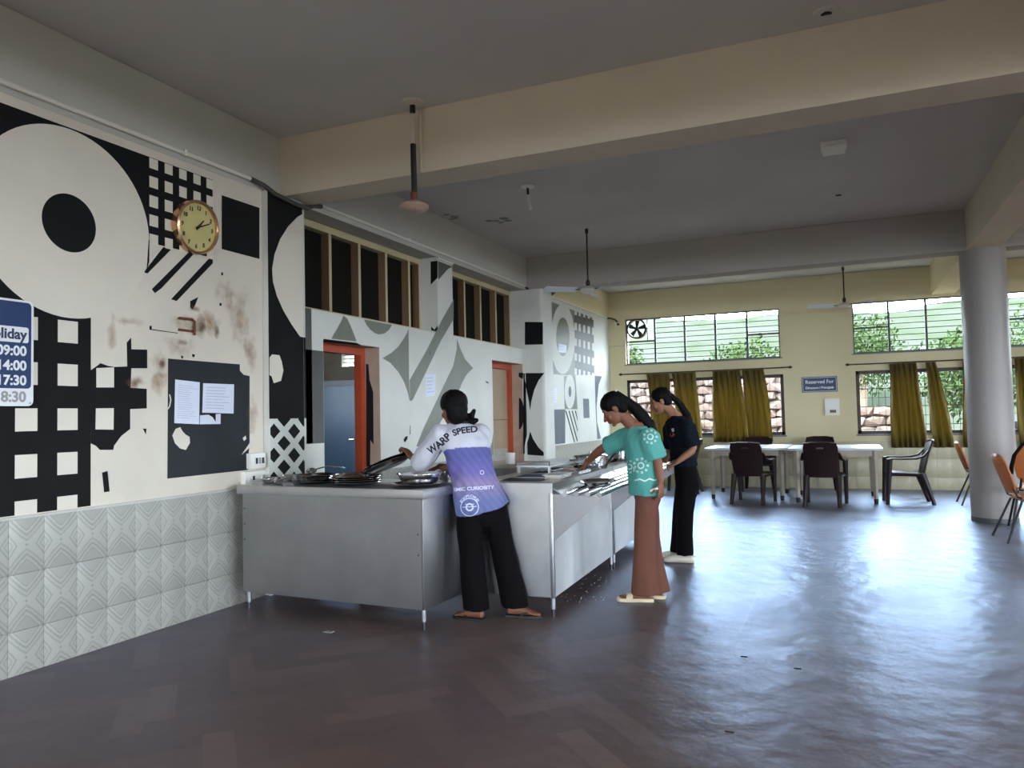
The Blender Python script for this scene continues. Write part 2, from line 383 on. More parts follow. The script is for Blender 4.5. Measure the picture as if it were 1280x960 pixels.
struct('floor_slab', MB().box((XL - .5, YR - .3, -.15), (XR + .3, YB + .3, -.004)), 'concrete', floor)
mb = MB()      # welded joints of the vinyl sheets
for a, c in (((950, 735), (925, 790)), ((1088, 770), (1110, 815))):
    a, c = at(*a, 2, .0006), at(*c, 2, .0006); d = (c - a).normalized(); q = V((-d.y, d.x, 0)) * .0014
    mb.poly([a - q, c - q, c + q, a + q])
mb.obj('sheet_joint', mat('vinyl_joint', srgb(104, 94, 92), .34), floor)

# ------------------------------------------------------------------ ceiling and beams
struct('ceiling', MB().box((XL - .3, YR - .3, ZC), (XR + .3, YB + .3, ZC + .2)), 'ceiling')
for nm, (a, c), mt in (('beam', B1, 'beam_paint'), ('beam', B2, 'beam_shaded'), ('beam', (-.44, -.12), 'beam_paint')):
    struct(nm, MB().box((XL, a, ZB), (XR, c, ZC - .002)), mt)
struct('beam', MB().box((1.43, YR, ZB), (1.77, B1[0] - .001, ZC - .003)), 'beam_paint')
struct('beam', MB().box((1.43, B1[1] + .001, ZB), (1.77, B2[0] - .001, ZC - .003)), 'beam_paint')
struct('beam', MB().box((1.43, B2[1] + .001, ZB), (1.77, YB, ZC - .003)), 'cream_wall')
# the long beam over the left wall
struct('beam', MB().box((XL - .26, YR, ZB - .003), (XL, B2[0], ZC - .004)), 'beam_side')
# round pillar
pl = struct('pillar', MB().lathe([(.238, 0), (.238, ZB - .001)], (1.605, 10.37, 0), 48), 'pillar')
MB().lathe([(.2395, 0), (.2395, .05), (.238, .055)], (1.605, 10.37, 0), 48).obj('pillar_base_band', 'grey_frame', pl)  # darker grey band round the foot of the pillar
struct('pillar', MB().lathe([(.238, 0), (.238, ZB - .001)], (1.605, 5.06, 0), 40), 'pillar').location = (3.2, 0, 0) if False else (0, -5.34, 0)

# ------------------------------------------------------------------ left wall, first bay
wl = struct('wall_left', MB().box((XL - .25, YR, 0), (XL, 4.69, ZB - .004)), 'white_wall')
# column beside it (rounded far corner)
def column1():
    x0, x1, y0, y1, r = XL - .25, XL + .06, 4.695, 5.18, .07
    pts = [(x0, y0), (x1, y0)] + [(x1 - r + r * math.cos(a), y1 - r + r * math.sin(a)) for a in [PI / 2 * k / 8 for k in range(9)]] + [(x0, y1)]
    return MB().prism([(x, y, 0) for x, y in pts], (0, 0, ZB - .005))
c1 = struct('column', column1(), 'white_cool_lit')
# second bay: thick wall with two doorways and a clerestory
D1, D2 = (5.45, 6.335, 2.045), (8.975, 10.005, 2.08)
ZS = 2.297
mb = MB(); x0 = XL - .25
for (ya, yb, za, zb) in ((5.18, D1[0], 0, ZS), (D1[0], D1[1], D1[2], ZS), (D1[1], D2[0], 0, ZS), (D2[0], D2[1], D2[2], ZS), (D2[1], 10.12, 0, ZS), (7.537, 7.907, ZS, ZB - .006)):
    mb.box((x0 - (.09 if za == ZS else 0), ya, za), (XL, yb, zb))
w2 = struct('wall_left', mb, 'white_cool_lit')
# second column and third bay
def column2():
    x0, x1, y0, y1, r = XL - .25, -3.85, 10.12, 10.50, .05
    pts = [(x0, y0)] + [(x1 - r + r * math.sin(a), y0 + r - r * math.cos(a)) for a in [PI / 2 * k / 8 for k in range(9)]] + [(x1, y1), (x0, y1)]
    return MB().prism([(x, y, 0) for x, y in pts], (0, 0, ZB - .007))
c2 = struct('column', column2(), 'white_cool_lit')
w3 = struct('wall_left', MB().box((XL - .25, 10.5, 0), (X3, YB, ZC - .005)), 'white_cool_lit')
w3u = MB().box((X3, 10.551, ZB + .0), (X3 + .004, YB - .001, ZC - .006)).obj('upper_band', 'cream_wall', w3)

# ---- clerestory: pale posts in front of dark boards
def clerestory(ya, yb, posts, n):
    t = struct('window_%d' % n, MB().box((XL - .335, ya, ZS - .0), (XL - .325, yb, ZB - .01)), 'dark_pane')
    fx0, fx1 = XL - .32, XL - .213
    MB().box((fx0, ya, ZB - .075), (fx1, yb, ZB - .012)).obj('frame_rail', 'pale_wood', t)
    MB().box((fx0, ya, ZS), (fx1, yb, ZS + .06)).obj('frame_rail', 'pale_wood', t)
    for y in posts:
        mb = MB().box((fx0, y, ZS + .06), (fx1 - .002, y + .004, ZB - .075)); mb.obj('post_side', 'brown_wood', t)
        MB().box((fx0, y + .004, ZS + .06), (fx1, y + .042, ZB - .075)).obj('post', 'pale_wood', t)
    ys = [ya] + list(posts) + [yb]
    for a, b in zip(ys, ys[1:]):
        MB().box((XL - .304, a + .04, ZS + .06), (XL - .298, b - .002, ZB - .075)).obj('board_pane', 'dark_pane', t)
    return t
clerestory(5.18, 7.537, (5.20, 5.83, 6.306, 6.794, 7.26, 7.49), 1)
clerestory(7.907, 10.12, (8.13, 8.62, 9.09, 9.58, 10.07), 2)

# ---- doorways: deep reveals, orange frames
def jambs(d, n, parent):
    a, b, h = d
    t = struct('door_%d' % n, MB().box((XL - .246, b - .075, 0), (XL - .165, b - .004, h - .002)), 'orange_frame')
    MB().box((XL - .246, a + .004, 0), (XL - .165, a + .075, h - .002)).obj('jamb', 'orange_frame', t)
    MB().box((XL - .246, a + .075, h - .075), (XL - .165, b - .075, h - .004)).obj('head', 'orange_frame', t)
    for y in (a, b):
        s = 1 if y == a else -1
        MB().box((XL - .249, y, .001), (XL - .001, y + s * .003, h)).obj('reveal', 'jamb', parent)
    MB().box((XL - .249, a, h - .003), (XL - .001, b, h)).obj('reveal', 'jamb', parent)
    return t
d1 = jambs(D1, 1, w2); d2 = jambs(D2, 2, w2)
# black paint spilling into the first reveal, painted ring in the second
def reveal_paint(y, pts, name='painted_shape', m='black_paint', parent=w2):
    MB().poly([at(px, py, 1, y) for px, py in pts]).obj(name, m, parent)
reveal_paint(D1[1] - .0045, ((457.5, 455), (460.5, 455), (462, 475), (466.5, 490), (467, 556), (463, 550), (462.5, 600), (458, 600)))
reveal_paint(D2[1] - .0045, ((648.4, 466), (654, 466), (653.6, 474), (648.4, 471)))
mbp = [(648.6, 497)] + [(648.6 + 6.4 * math.sin(PI * k / 12), 517 - 20 * math.cos(PI * k / 12)) for k in range(1, 12)] + [(648.6, 537)]
reveal_paint(D2[1] - .0045, mbp)
# black strip under the first lintel
MB().poly([at(px, py, 2, D1[2] - .0045) for px, py in ((404.5, 423.6), (446, 428.6), (452, 432), (404.5, 427.6))]).obj('painted_shape', 'black_paint', w2)
# closed tan board in door 2
bd = MB().box((XL - .235, D2[0] + .08, 1.30), (XL - .215, D2[1] - .08, D2[2] - .08)).obj('board', 'tan_board', d2)
MB().box((XL - .235, D2[0] + .08, .0), (XL - .215, D2[1] - .08, 1.293)).obj('board', 'tan_board', d2)

a_, b_ = at(617, 577, 0, XL - .21), at(634, 560, 0, XL - .21)
MB().box((XL - .214, a_.y, a_.z), (XL - .208, b_.y, b_.z)).obj('tile', 'tile', d2)
# ---- kitchen behind the first doorway
mb = MB(); KX, KY = -10.6, 12.0
for a, c in (((KX, KY, 0), (XL - .25, KY + .2, 2.355)), ((KX, KY, 2.356), (-8.68, KY + .2, 2.64)), ((-8.15, KY, 2.356), (XL - .25, KY + .2, 2.64)), ((KX, KY, 2.641), (XL - .25, KY + .2, ZC))):
    mb.box(a, c)
for a, b_ in (((KX - .2, 4.2, 0), (KX, KY + .2, 1.5)), ((KX - .2, 4.2, 3.4), (KX, KY + .2, ZC)), ((KX - .2, 4.2, 1.5), (KX, 8.4, 3.4)), ((KX - .2, 9.4, 1.5), (KX, KY + .2, 3.4))): mb.box(a, b_)
portal((KX - .22, 8.9, 2.45), (PI / 2, 0, -PI / 2), 1.0, 1.9)  # unseen side opening, added to light the kitchen and its blue door
mb.box((KX, 4.0, 0), (XL - .25, 4.2, ZC)); mb.box((KX - .2, 4.0, ZC), (XL - .27, KY + .2, ZC + .2))
mb.box((KX - .2, 4.0, -.15), (XL - .25, KY + .2, -.002))
kw = struct('wall_kitchen', mb, 'kitchen_wall')
kd = struct('door_3', MB().box((-9.22, KY - .06, 0), (-8.2, KY - .02, 1.99)), 'blue_door')
MB().box((-9.3, KY - .09, 1.99), (-8.1, KY - .005, 2.09)).obj('frame', 'blue_grey', kd)
MB().box((-8.2, KY - .09, 0), (-8.1, KY - .005, 1.99)).obj('frame', 'blue_grey', kd)
MB().tube([(-8.47, KY - .09, .98), (-8.36, KY - .09, .98)], .012).obj('handle', 'steel_shiny', kd)
kwin = struct('window_3', MB().box((-8.68, KY + .09, 2.36), (-8.15, KY + .095, 2.64)), 'glass')
for z in (2.43, 2.5, 2.57): MB().box((-8.68, KY + .05, z), (-8.15, KY + .065, z + .012)).obj('bar', 'dark_metal', kwin)
portal((-8.41, KY + .15, 2.5), (-PI / 2, 0, 0), .53, .28)

# ------------------------------------------------------------------ murals (flat paint a hair in front of each wall)
class Mural:
    def __init__(s, parent, axis, val, step=.0007):
        s.p, s.ax, s.v, s.k, s.st = parent, axis, val, 0, step
    def P(s, px, py):
        q = at(px, py, s.ax, s.v); return (q.y if s.ax == 0 else q.x, q.z)
    def add(s, polys, m, name='painted_shape', layer=None):
        s.k = (s.k + 1) if layer is None else layer
        d = s.st * s.k; mb = MB()
        for pts in polys:
            if len(pts) < 3: continue
            area = sum(a[0] * b[1] - b[0] * a[1] for a, b in zip(pts, pts[1:] + pts[:1]))
            if s.ax == 0:
                if area < 0: pts = pts[::-1]
                mb.poly([(s.v + d, a, b) for a, b in pts])
            else:
                if area < 0: pts = pts[::-1]
                mb.poly([(a, s.v - d, b) for a, b in pts])
        return mb.obj(name, m, s.p, normals=False)
    def px(s, pts): return [s.P(*p) for p in pts]
def disc(cx, cz, rx, rz=None, a0=0, a1=2 * PI, n=72):
    rz = rz or rx; return [(cx + rx * math.cos(a0 + (a1 - a0) * k / n), cz + rz * math.sin(a0 + (a1 - a0) * k / n)) for k in range(n + (a1 - a0 < 6.28))]
def clip(poly, axis, val, keep):
    """keep part of a polygon with coord[axis] <= val (keep=-1) or >= val (keep=1)"""
    out = []
    for a, b in zip(poly, poly[1:] + poly[:1]):
        ia, ib = (a[axis] - val) * keep >= 0, (b[axis] - val) * keep >= 0
        if ia: out.append(a)
        if ia != ib:
            t = (val - a[axis]) / (b[axis] - a[axis]); out.append((a[0] + (b[0] - a[0]) * t, a[1] + (b[1] - a[1]) * t))
    return out
def cliprect(p, y0, y1, z0, z1):
    for a in ((0, y0, 1), (0, y1, -1), (1, z0, 1), (1, z1, -1)):
        if len(p) >= 3: p = clip(p, *a)
    return p
def rect(y0, y1, z0, z1): return [(y0, z0), (y1, z0), (y1, z1), (y0, z1)]
ZT = .846                                              # top of the tiled dado
# --- first bay
m = Mural(wl, 0, XL)
ZP = 3.105
yr, yl = m.P(186.5, 300)[0], 1.6
cy, cz = 3.059, 2.533; rad = 3.622 - cy
yq = m.P(113.5, 450)[0]
m.add([rect(yl, yr, cz + .0, ZP), rect(yl, yq, ZT + .012, cz)], 'black_paint')
ZPc = ZP
m.add([cliprect(disc(cy, cz, rad), yl, 9, 0, ZP)], 'white_paint')
m.add([disc(cy, cz, .172)], 'black_paint', layer=3)
m.add([m.px([(185.5, 300), (186.5, 300), (186.3, 327), (182, 342), (183, 338)])], 'black_paint', layer=3)
# lower lattice: white squares
sq = []
cols = [(m.P(a, 530)[0], m.P(b, 530)[0]) for a, b in ((18.5, 46.5), (71.5, 98))]
pitch = cols[1][0] - cols[0][0]; wsq = cols[0][1] - cols[0][0]
rows = [(m.P(72, b)[1], m.P(72, a)[1]) for a, b in ((399.5, 427.5), (454.5, 482), (510.5, 538), (566, 594), (621, 644))]
for k in (-4, -3, -2, -1, 0, 1):
    for r0, r1 in rows:
        q = cliprect(rect(cols[0][0] + k * pitch, cols[0][0] + k * pitch + wsq, r0, r1), yl, yq, ZT + .012, 3)
        d = math.hypot(cols[0][0] + k * pitch + wsq / 2 - cy, (r0 + r1) / 2 - cz)
        if q and d > rad - .02: sq.append(q)
m.add(sq, 'white_paint', layer=3)
# ragged remains of the lattice to the right
C = lambda pts, ox=0, oy=370, s=3.43: m.px([(ox + x / s, oy + y / s) for x, y in pts])
m.add([C([(389, 318), (415, 300), (430, 288), (465, 300), (490, 304), (545, 302), (543, 200), (562, 178), (563, 228), (631, 230), (631, 310), (563, 310), (560, 393), (629, 398), (629, 482), (558, 485), (558, 570), (520, 600), (490, 640), (485, 660), (428, 660), (410, 642), (389, 632)]),
       C([(437, 757), (461, 750), (470, 838), (446, 842)]), C([(612, 568), (628, 569), (625, 594)])], 'black_paint', layer=1)
m.add([C([(412, 309), (488, 306), (488, 392), (412, 392)]), C([(410, 482), (487, 481), (486, 573), (408, 572)])], 'white_paint', layer=3)
# upper lattice
yb_ = m.P(266, 290)[0]
zc_ = [m.P(186.6, y)[1] for y in (196.8, 209.6, 219.5, 233.5, 243.4, 258, 267.6, 281.9, 291.8, 305.5)]
yc_ = [(m.P(a, 250)[0], m.P(b, 250)[0]) for a, b in ((186.6, 197.4), (205.8, 215.7), (223.9, 233.2), (241.7, 250.7), (258, 266.2))]
m.add([rect(yr - .001, yb_, zc_[9] + .012, ZP)], 'black_paint', layer=1)
sq = []
for i, (a, b) in enumerate(yc_):
    for k in range(5):
        sq.append(rect(a, b, zc_[2 * k + 1] if k < 4 else zc_[9], zc_[2 * k]))
m.add(sq, 'white_paint', layer=2)
C1 = lambda pts: C(pts, 0, 100)
m.add([C1([(700, 716), (738, 722), (632, 830), (616, 824)]), C1([(806, 741), (834, 742), (692, 893), (664, 914), (650, 897)]), C1([(895, 766), (912, 764), (912, 786), (757, 948), (733, 940)]), C1([(640, 735), (640, 775), (629, 795)]), C1([(815, 948), (850, 930), (838, 962), (826, 985), (815, 975)]), C1([(948, 825), (956, 825), (956, 838), (948, 838)])], 'black_paint', layer=1)
m.add([m.px([(277, 243.8), (324.3, 259.8), (324.3, 323.8), (277, 311.3)])], 'black_paint', layer=1)
m.add([rect(m.P(326.6, 300)[0], 4.689, 1.06, ZP)], 'white_paint', 'plaster_strip', layer=1)
m.add([C([(720, 268), (1028, 293), (1028, 320), (1045, 338), (1070, 343), (1070, 640), (1062, 700), (1062, 746), (717, 783)])], M['slate_paint'] if False else mat('notice_black', srgb(34, 37, 42), .6, spec=.3, var=.15, vscale=5), layer=1)
m.add([C([(738, 598), (752, 570), (772, 562), (782, 580), (795, 594), (812, 604), (814, 630), (796, 660), (772, 654), (750, 632)]), C([(1034, 682), (1070, 630), (1070, 650)]), C([(1040, 610), (1052, 598), (1056, 612), (1046, 622)])], 'white_paint', 'torn_patch', layer=2)
# stains and torn plaster
def stain(px, py, rx, ry, mt='stain'):
    c = at(px, py, 0, XL + .0024); a = at(px + rx, py, 0, XL).y - at(px - rx, py, 0, XL).y; b_ = at(px, py - ry, 0, XL).z - at(px, py + ry, 0, XL).z
    MB().poly([(XL + .0024, c.y + a * .62 * math.cos(2 * PI * k / 24), c.z + b_ * .62 * math.sin(2 * PI * k / 24)) for k in range(24)]).obj('stain', mt, wl, normals=False)
for q in ((140, 418, 8, 26), (160, 402, 30, 7), (222, 432, 22, 22), (200, 455, 12, 26), (198, 478, 10, 18), (262, 402, 16, 20), (300, 400, 16, 50), (312, 440, 10, 26), (284, 370, 14, 22), (170, 478, 12, 10), (240, 408, 26, 14), (316, 520, 9, 30)): stain(*q)
for q in ((203, 456, 5, 9), (250, 408, 7, 16), (272, 415, 4, 9), (228, 428, 10, 5), (168, 479, 8, 9), (243, 386, 10, 5)): stain(*q, mt='stain_dark')
m.add([C([(640, 128), (650, 128), (650, 145), (640, 145)]), C([(650, 142), (762, 158), (762, 161), (650, 146)]), C([(775, 255), (785, 258), (783, 270), (776, 266)]), C([(822, 248), (836, 252), (830, 264), (824, 260)]), C([(940, 30), (949, 30), (949, 42), (940, 42)]), C([(388, 318), (390, 318), (386, 640), (384, 640)])], 'black_paint', 'torn_patch', layer=3)
# a curling paint flake line
MB().tube([at(x, y, 0, XL + .004) for x, y in ((212, 493), (213.5, 500), (212, 508), (210, 511))], .004, 6).obj('curled_paint', 'white_paint', wl)
# --- first column
m = Mural(c1, 0, XL + .06)
ya, yb = m.P(336.6, 400)[0], 5.108
zt = 3.15
m.add([rect(ya - .01, yb, 1.36, zt)], 'black_paint')
arc = [(382.6, 265), (372, 271), (360, 283), (350, 299), (343, 318), (340, 336), (341, 352), (346, 370), (354, 388), (364, 405), (375, 421)]
pts = m.px(arc); m.add([clip(pts + [(5.4, pts[-1][1]), (5.4, pts[0][1])], 0, yb, -1)], 'white_paint')
dm = []
for cxp, hw, rows_ in ((355, 8.2, (524, 554, 584, 614)), (342.3, 8.0, (509, 539, 569, 599)), (367.6, 7.6, (509, 539, 569, 599)), (379.2, 6.6, (524, 554, 584, 614))):
    for r_ in rows_:
        q = cliprect(m.px([(cxp - hw, r_), (cxp, r_ + 9.6), (cxp + hw, r_), (cxp, r_ - 9.6)]), ya, yb, .80, 1.36)
        if len(q) >= 3: dm.append(q)
m.add(dm, 'black_paint', layer=1)
m.add([m.px([(336.6, 447), (340, 443), (349, 444), (352, 452), (354, 463), (351, 476), (342, 479), (339, 470), (336.6, 469)])], 'white_paint', 'torn_patch', layer=3)
# the same paint carried round the rounded corner
def corner_paint(parent, cx, cyc, r, zlo, zhi, a0, a1, mt):
    n = 8; mb = MB(); A = []
    for k in range(n + 1):
        a = a0 + (a1 - a0) * k / n; A.append((cx + (r + .0008) * math.cos(a), cyc + (r + .0008) * math.sin(a)))
    for p, q in zip(A, A[1:]): mb.poly([(p[0], p[1], zlo), (q[0], q[1], zlo), (q[0], q[1], zhi), (p[0], p[1], zhi)])
    mb.obj('painted_corner', mt, parent, normals=False)
zcut = m.P(375, 421)[1]
corner_paint(c1, XL - .01, 5.11, .07, 1.36, zcut, 0, PI / 2, 'black_paint')
# --- second bay
m = Mural(w2, 0, XL)
Y0 = 5.181
C4 = lambda pts: m.px([(320 + x / 3.556, 230 + y / 3.556) for x, y in pts])
C5 = lambda pts: m.px([(320 + x / 3.556, 400 + y / 3.556) for x, y in pts])
zlow = m.P(392, 554.5)[1]
g = C4([(248, 556)]); 
m.add([rect(Y0, m.P(389.8, 450)[0], zlow, ZS - .001), rect(Y0, D1[0] - .002, zlow, m.P(395, 438)[1])], 'dark_grey_paint')
m.add([C4([(388, 585), (378, 610), (362, 640), (345, 668), (335, 688), (447, 700), (436, 670), (420, 630), (405, 598)])], 'grey_paint')
m.add([C4([(480, 602), (490, 625), (508, 648), (530, 664), (548, 669), (570, 665), (590, 650), (605, 626)])], 'grey_paint', layer=1)
m.add([C4([(678, 640), (672, 660), (655, 690), (630, 725), (600, 752), (562, 774), (598, 796), (632, 835), (658, 880), (674, 925), (682, 960), (684, 962), (680, 870)])], 'grey_paint', layer=1)
# diagonal band from the pilaster down
m.add([C4([(878, 512), (878, 600), (820, 700), (696, 960), (684, 966), (682, 872), (760, 735), (828, 600)])], 'grey_paint', layer=2)
m.add([C5([(893, 84), (905, 120), (930, 175), (965, 214), (938, 240), (915, 280), (906, 305), (800, 490), (770, 560), (712, 562), (745, 480), (830, 300), (876, 205), (892, 130)])], 'grey_paint', layer=1)
m.add([m.px([(616.5, 540), (617, 569), (605, 569), (611, 563), (615, 553)])], 'grey_paint', layer=1)
m.add([C5([(684, 468), (686, 468), (685, 508), (682, 510)]), C5([(655, 532), (664, 518), (674, 516), (672, 530), (660, 545)])], 'black_paint', layer=3)
m.add([C5([(1022, 270), (1035, 278), (1030, 284), (1020, 276)]), C4([(770, 740), (776, 740), (776, 760), (770, 760)])], 'slate_paint', layer=3)
# dark wedge on the pilaster front and its side face
m.add([m.px([(547.6, 326.5), (566, 333.5), (560, 336), (547.6, 350)])], 'dark_grey_paint', layer=3)
def side(parent, y, pts, mt): MB().poly([at(px, py, 1, y - .0008) for px, py in pts]).obj('painted_shape', mt, parent)
side(w2, 7.537, ((538.3, 327), (547, 326), (547, 347), (538.3, 356)), 'black_paint')
side(w2, 7.537, ((539, 408), (543, 412), (547, 407), (547, 414.5), (539, 413)), 'black_paint')
MB().box((XL - .0, 7.537, ZB - .03), (XL + .02, 7.907, ZB - .012)).obj('ledge_strip', 'pvc', w2)
# right of door 2 and the second column
C6 = lambda pts: [(600 + x / 3.69, 340 + y / 3.69) for x, y in pts]
m.add([m.px(C6([(200, 468), (206, 468), (206, 838), (200, 838), (210, 780), (228, 700), (230, 640), (225, 580), (212, 520)]))], 'black_paint', layer=1)
m = Mural(c2, 1, 10.12)
m.add([m.px(C6([(207, 230), (290, 231), (290, 334), (207, 336)]))], 'black_paint')
m.add([m.px(C6([(205, 466), (297, 466), (270, 500), (250, 545), (236, 600), (231, 640), (226, 600), (214, 540), (205, 505)]))], 'black_paint', layer=1)
m.add([m.px(C6([(231, 735), (245, 770), (270, 810), (294, 832), (294, 848), (206, 842), (214, 800), (226, 760)]))], 'black_paint', layer=1)
# --- third bay
m = Mural(w3, 0, X3)
Q = lambda pts: m.px([(680 + x / 5.055, 370 + y / 5.055) for x, y in pts])
zb3 = m.P(700, 556)[1]
def qell(cx, cy_, rx, ry, n=48): return [m.P(680 + (cx + rx * math.cos(2 * PI * k / n)) / 5.055, 370 + (cy_ + ry * math.sin(2 * PI * k / n)) / 5.055) for k in range(n)]
m.add([Q([(42, 35), (190, 92), (198, 505), (42, 492)]), Q([(125, 505), (198, 505), (212, 715), (130, 715)]), Q([(42, 495), (50, 495), (50, 560), (42, 540)])], 'grey_paint')
m.add([Q([(190, 92), (312, 140), (318, 455), (318, 500), (197, 500)])], 'dark_grey_paint', layer=1)
m.add([Q([(62, 718), (134, 716), (134, 930), (22, 944), (36, 900), (50, 850), (58, 790)]), Q([(320, 503), (366, 508), (345, 560), (332, 700), (336, 800), (360, 900), (336, 905), (325, 700)]), Q([(246, 648), (284, 650), (288, 770), (250, 772)])], 'slate_paint', layer=1)
m.add([qell(118, 272, 76, 222), qell(163, 605, 33, 108)], 'white_cool_lit', layer=2)
m.add([qell(118, 258, 42, 122)], 'grey_paint', layer=3)
m.add([qell(163, 604, 9, 34)], 'slate_paint', layer=3)
sq = []
for a, b in ((192, 208), (218, 232), (247, 260), (275, 290), (303, 316)):
    for c, d in ((90, 122), (168, 218), (266, 318), (360, 410), (455, 500)):
        o = (a - 192) * .3
        sq.append(Q([(a, c + o * .9), (b, c + o * .9 + 4), (b, d + o * .9), (a, d + o * .9 - 4)]))
m.add(sq, 'white_cool_lit', layer=2)
st = []
for k in range(4):
    x = 134 + k * 20
    st.append(Q([(max(x, 134), 725), (x + 7, 725), (min(x + 62, 212), 725 + (min(x + 62, 212) - x - 3) * 3.4), (min(x + 55, 212), 725 + (min(x + 55, 212) - x) * 3.6)]))
m.add([p for p in st], 'black_paint', layer=2)

# ------------------------------------------------------------------ tiled dado
def dado(parent, axis, val, u0, u1, rows, tile_w, mt, sign, phase=0):
    """individual tiles set on a wall; axis 0: wall x=val facing +x, axis 1: wall y=val facing -y"""
    cache = {}
    k0 = math.floor((u0 - phase) / tile_w)
    for k in range(k0, int((u1 - phase) / tile_w) + 1):
        a, b = max(u0, phase + k * tile_w), min(u1, phase + (k + 1) * tile_w)
        if b - a < .01: continue
        for z0, z1, off in rows:
            key = (round(a - phase - k * tile_w, 3), round(b - a, 3), round(z1 - z0, 3), round(off, 3))
            if key not in cache:
                lo = a - (phase + k * tile_w)
                if axis == 0: bx = MB().box((0, lo + .0009, off + .0009), (.012, lo + b - a - .0009, off + z1 - z0 - .0009), .0008)
                else: bx = MB().box((0, lo + .0009, off + .0009), (.012, lo + b - a - .0009, off + z1 - z0 - .0009), .0008)
                cache[key] = bx.mesh('tile', mt)
            o = link('tile', cache[key], parent)
            if axis == 0: o.location = (val, phase + k * tile_w, z0 - off)
            else: o.location = (phase + k * tile_w + 0, val, z0 - off); o.rotation_euler = (0, 0, -PI / 2)
            if axis == 1: o.location = (phase + k * tile_w, val, z0 - off)
    return cache
rowsA = ((0, .235, .07), (.235, .54, 0), (.54, ZT - .008, 0))
dado(wl, 0, XL, 1.5, 4.688, rowsA, .2, 'tile', 1, phase=at(8.94, 648, 0, XL).y - .0)
MB().box((XL, 1.5, ZT - .008), (XL + .02, 4.69, ZT + .006)).obj('dado_cap', 'tile_edge', wl)
mbd = MB(); mbd.box((0, 0, 0), (.012, D1[0] - 5.185, ZT)); o = mbd.obj('tile_band', 'tile', w2); o.location = (XL, 5.185, 0)
o = MB().box((0, 0, 0), (.012, D2[0] - D1[1], ZT)).obj('tile_band', 'tile', w2); o.location = (XL, D1[1], 0)
o = MB().box((0, 0, 0), (.012, YB - 10.5 - .001, zb3)).obj('tile_band', 'tile', w3); o.location = (X3, 10.5, 0)

# ------------------------------------------------------------------ back wall with its windows
WU = [(-3.68, -.92), (.247, 3.0), (4.2, 6.95)]     # upper lights
ZU = (2.27, 3.13); ZL = (.915, 1.975)
WLo = [(-3.68, -.885), (.262, 3.0), (4.2, 6.95)]
mb = MB(); T = .24
xs = [XL - .25] + [v for w_ in WU for v in w_] + [XR + .25]
for a, b in ((0, ZL[0]), (ZL[1], ZU[0]), (ZU[1], ZC - .004)): mb.box((xs[0], YB, a), (xs[-1], YB + T, b))
for z0, z1, WW in ((ZL[0], ZL[1], WLo), (ZU[0], ZU[1], WU)):
    e = [XL - .25] + [v for w_ in WW for v in w_] + [XR + .25]
    for i in range(0, len(e), 2): mb.box((e[i], YB, z0), (e[i + 1], YB + T, z1))
wb = struct('wall_back', mb, 'cream_wall')
ZTB = .80
rowsB = ((0, .20, .105), (.20, .505, 0), (.505, ZTB, 0))
cache = {}
k = 0; x = X3 + .002
# tiles on the back wall: authored facing +x, turned to face -y
for k in range(int((4.6 - X3) / .2)):
    for z0, z1, off in rowsB:
        key = (z1 - z0, off)
        if key not in cache: cache[key] = MB().box((0, .0009, off + .0009), (.012, .1991, off + z1 - z0 - .0009), .0008).mesh('tile', 'tile_back')
        o = link('tile', cache[key], wb); o.location = (X3 + .004 + k * .2, YB, z0 - off); o.rotation_euler = (0, 0, -PI / 2)
wn = 4
def win_upper(x0, x1, n, fan=False, flip=False):
    z0, z1 = ZU; y = YB + .05
    mb = MB(); t = .022
    mb.box((x0, y, z0), (x1, y + .04, z0 + t)); mb.box((x0, y, z1 - t), (x1, y + .04, z1)); mb.box((x0, y, z0), (x0 + t, y + .04, z1)); mb.box((x1 - t, y, z0), (x1, y + .04, z1))
    W = struct('window_%d' % n, mb, 'grey_frame'); npan = 5; p = (x1 - x0) / npan
    for k in range(1, npan): MB().box((x0 + k * p - .017, y, z0 + t), (x0 + k * p + .017, y + .04, z1 - t)).obj('mullion', 'grey_frame', W)
    for k in range(npan):
        a, b = x0 + k * p + .017, x0 + (k + 1) * p - .017
        if k in (0, npan - 1):
            zc = (z0 + z1) / 2; MB().box((a, y, zc - .014), (b, y + .04, zc + .014)).obj('transom', 'grey_frame', W)
        if not (fan and k == 0):
            MB().box((a, y + .018, z0 + t), (b, y + .023, z1 - t)).obj('pane', 'glass', W)
        else: MB().box((a, y + .018, z0 + t), (b, y + .023, (z0 + z1) / 2)).obj('pane', 'glass', W)
        for j in range(1, 9):
            z = z0 + (z1 - z0) * j / 9
            if fan and k == 0 and j > 4: continue
            MB().box((a, y + .045, z - .0055), (b, y + .052, z + .0055)).obj('bar', 'dark_metal', W)
    MB().box((x0 - .03, YB - .004, z0 - .02), (x1 + .03, YB + .05, z0)).obj('sill', 'white_outer', W)
    portal(((x0 + x1) / 2, YB + T + .02, (z0 + z1) / 2), (-PI / 2, 0, 0), x1 - x0, z1 - z0)
    return W
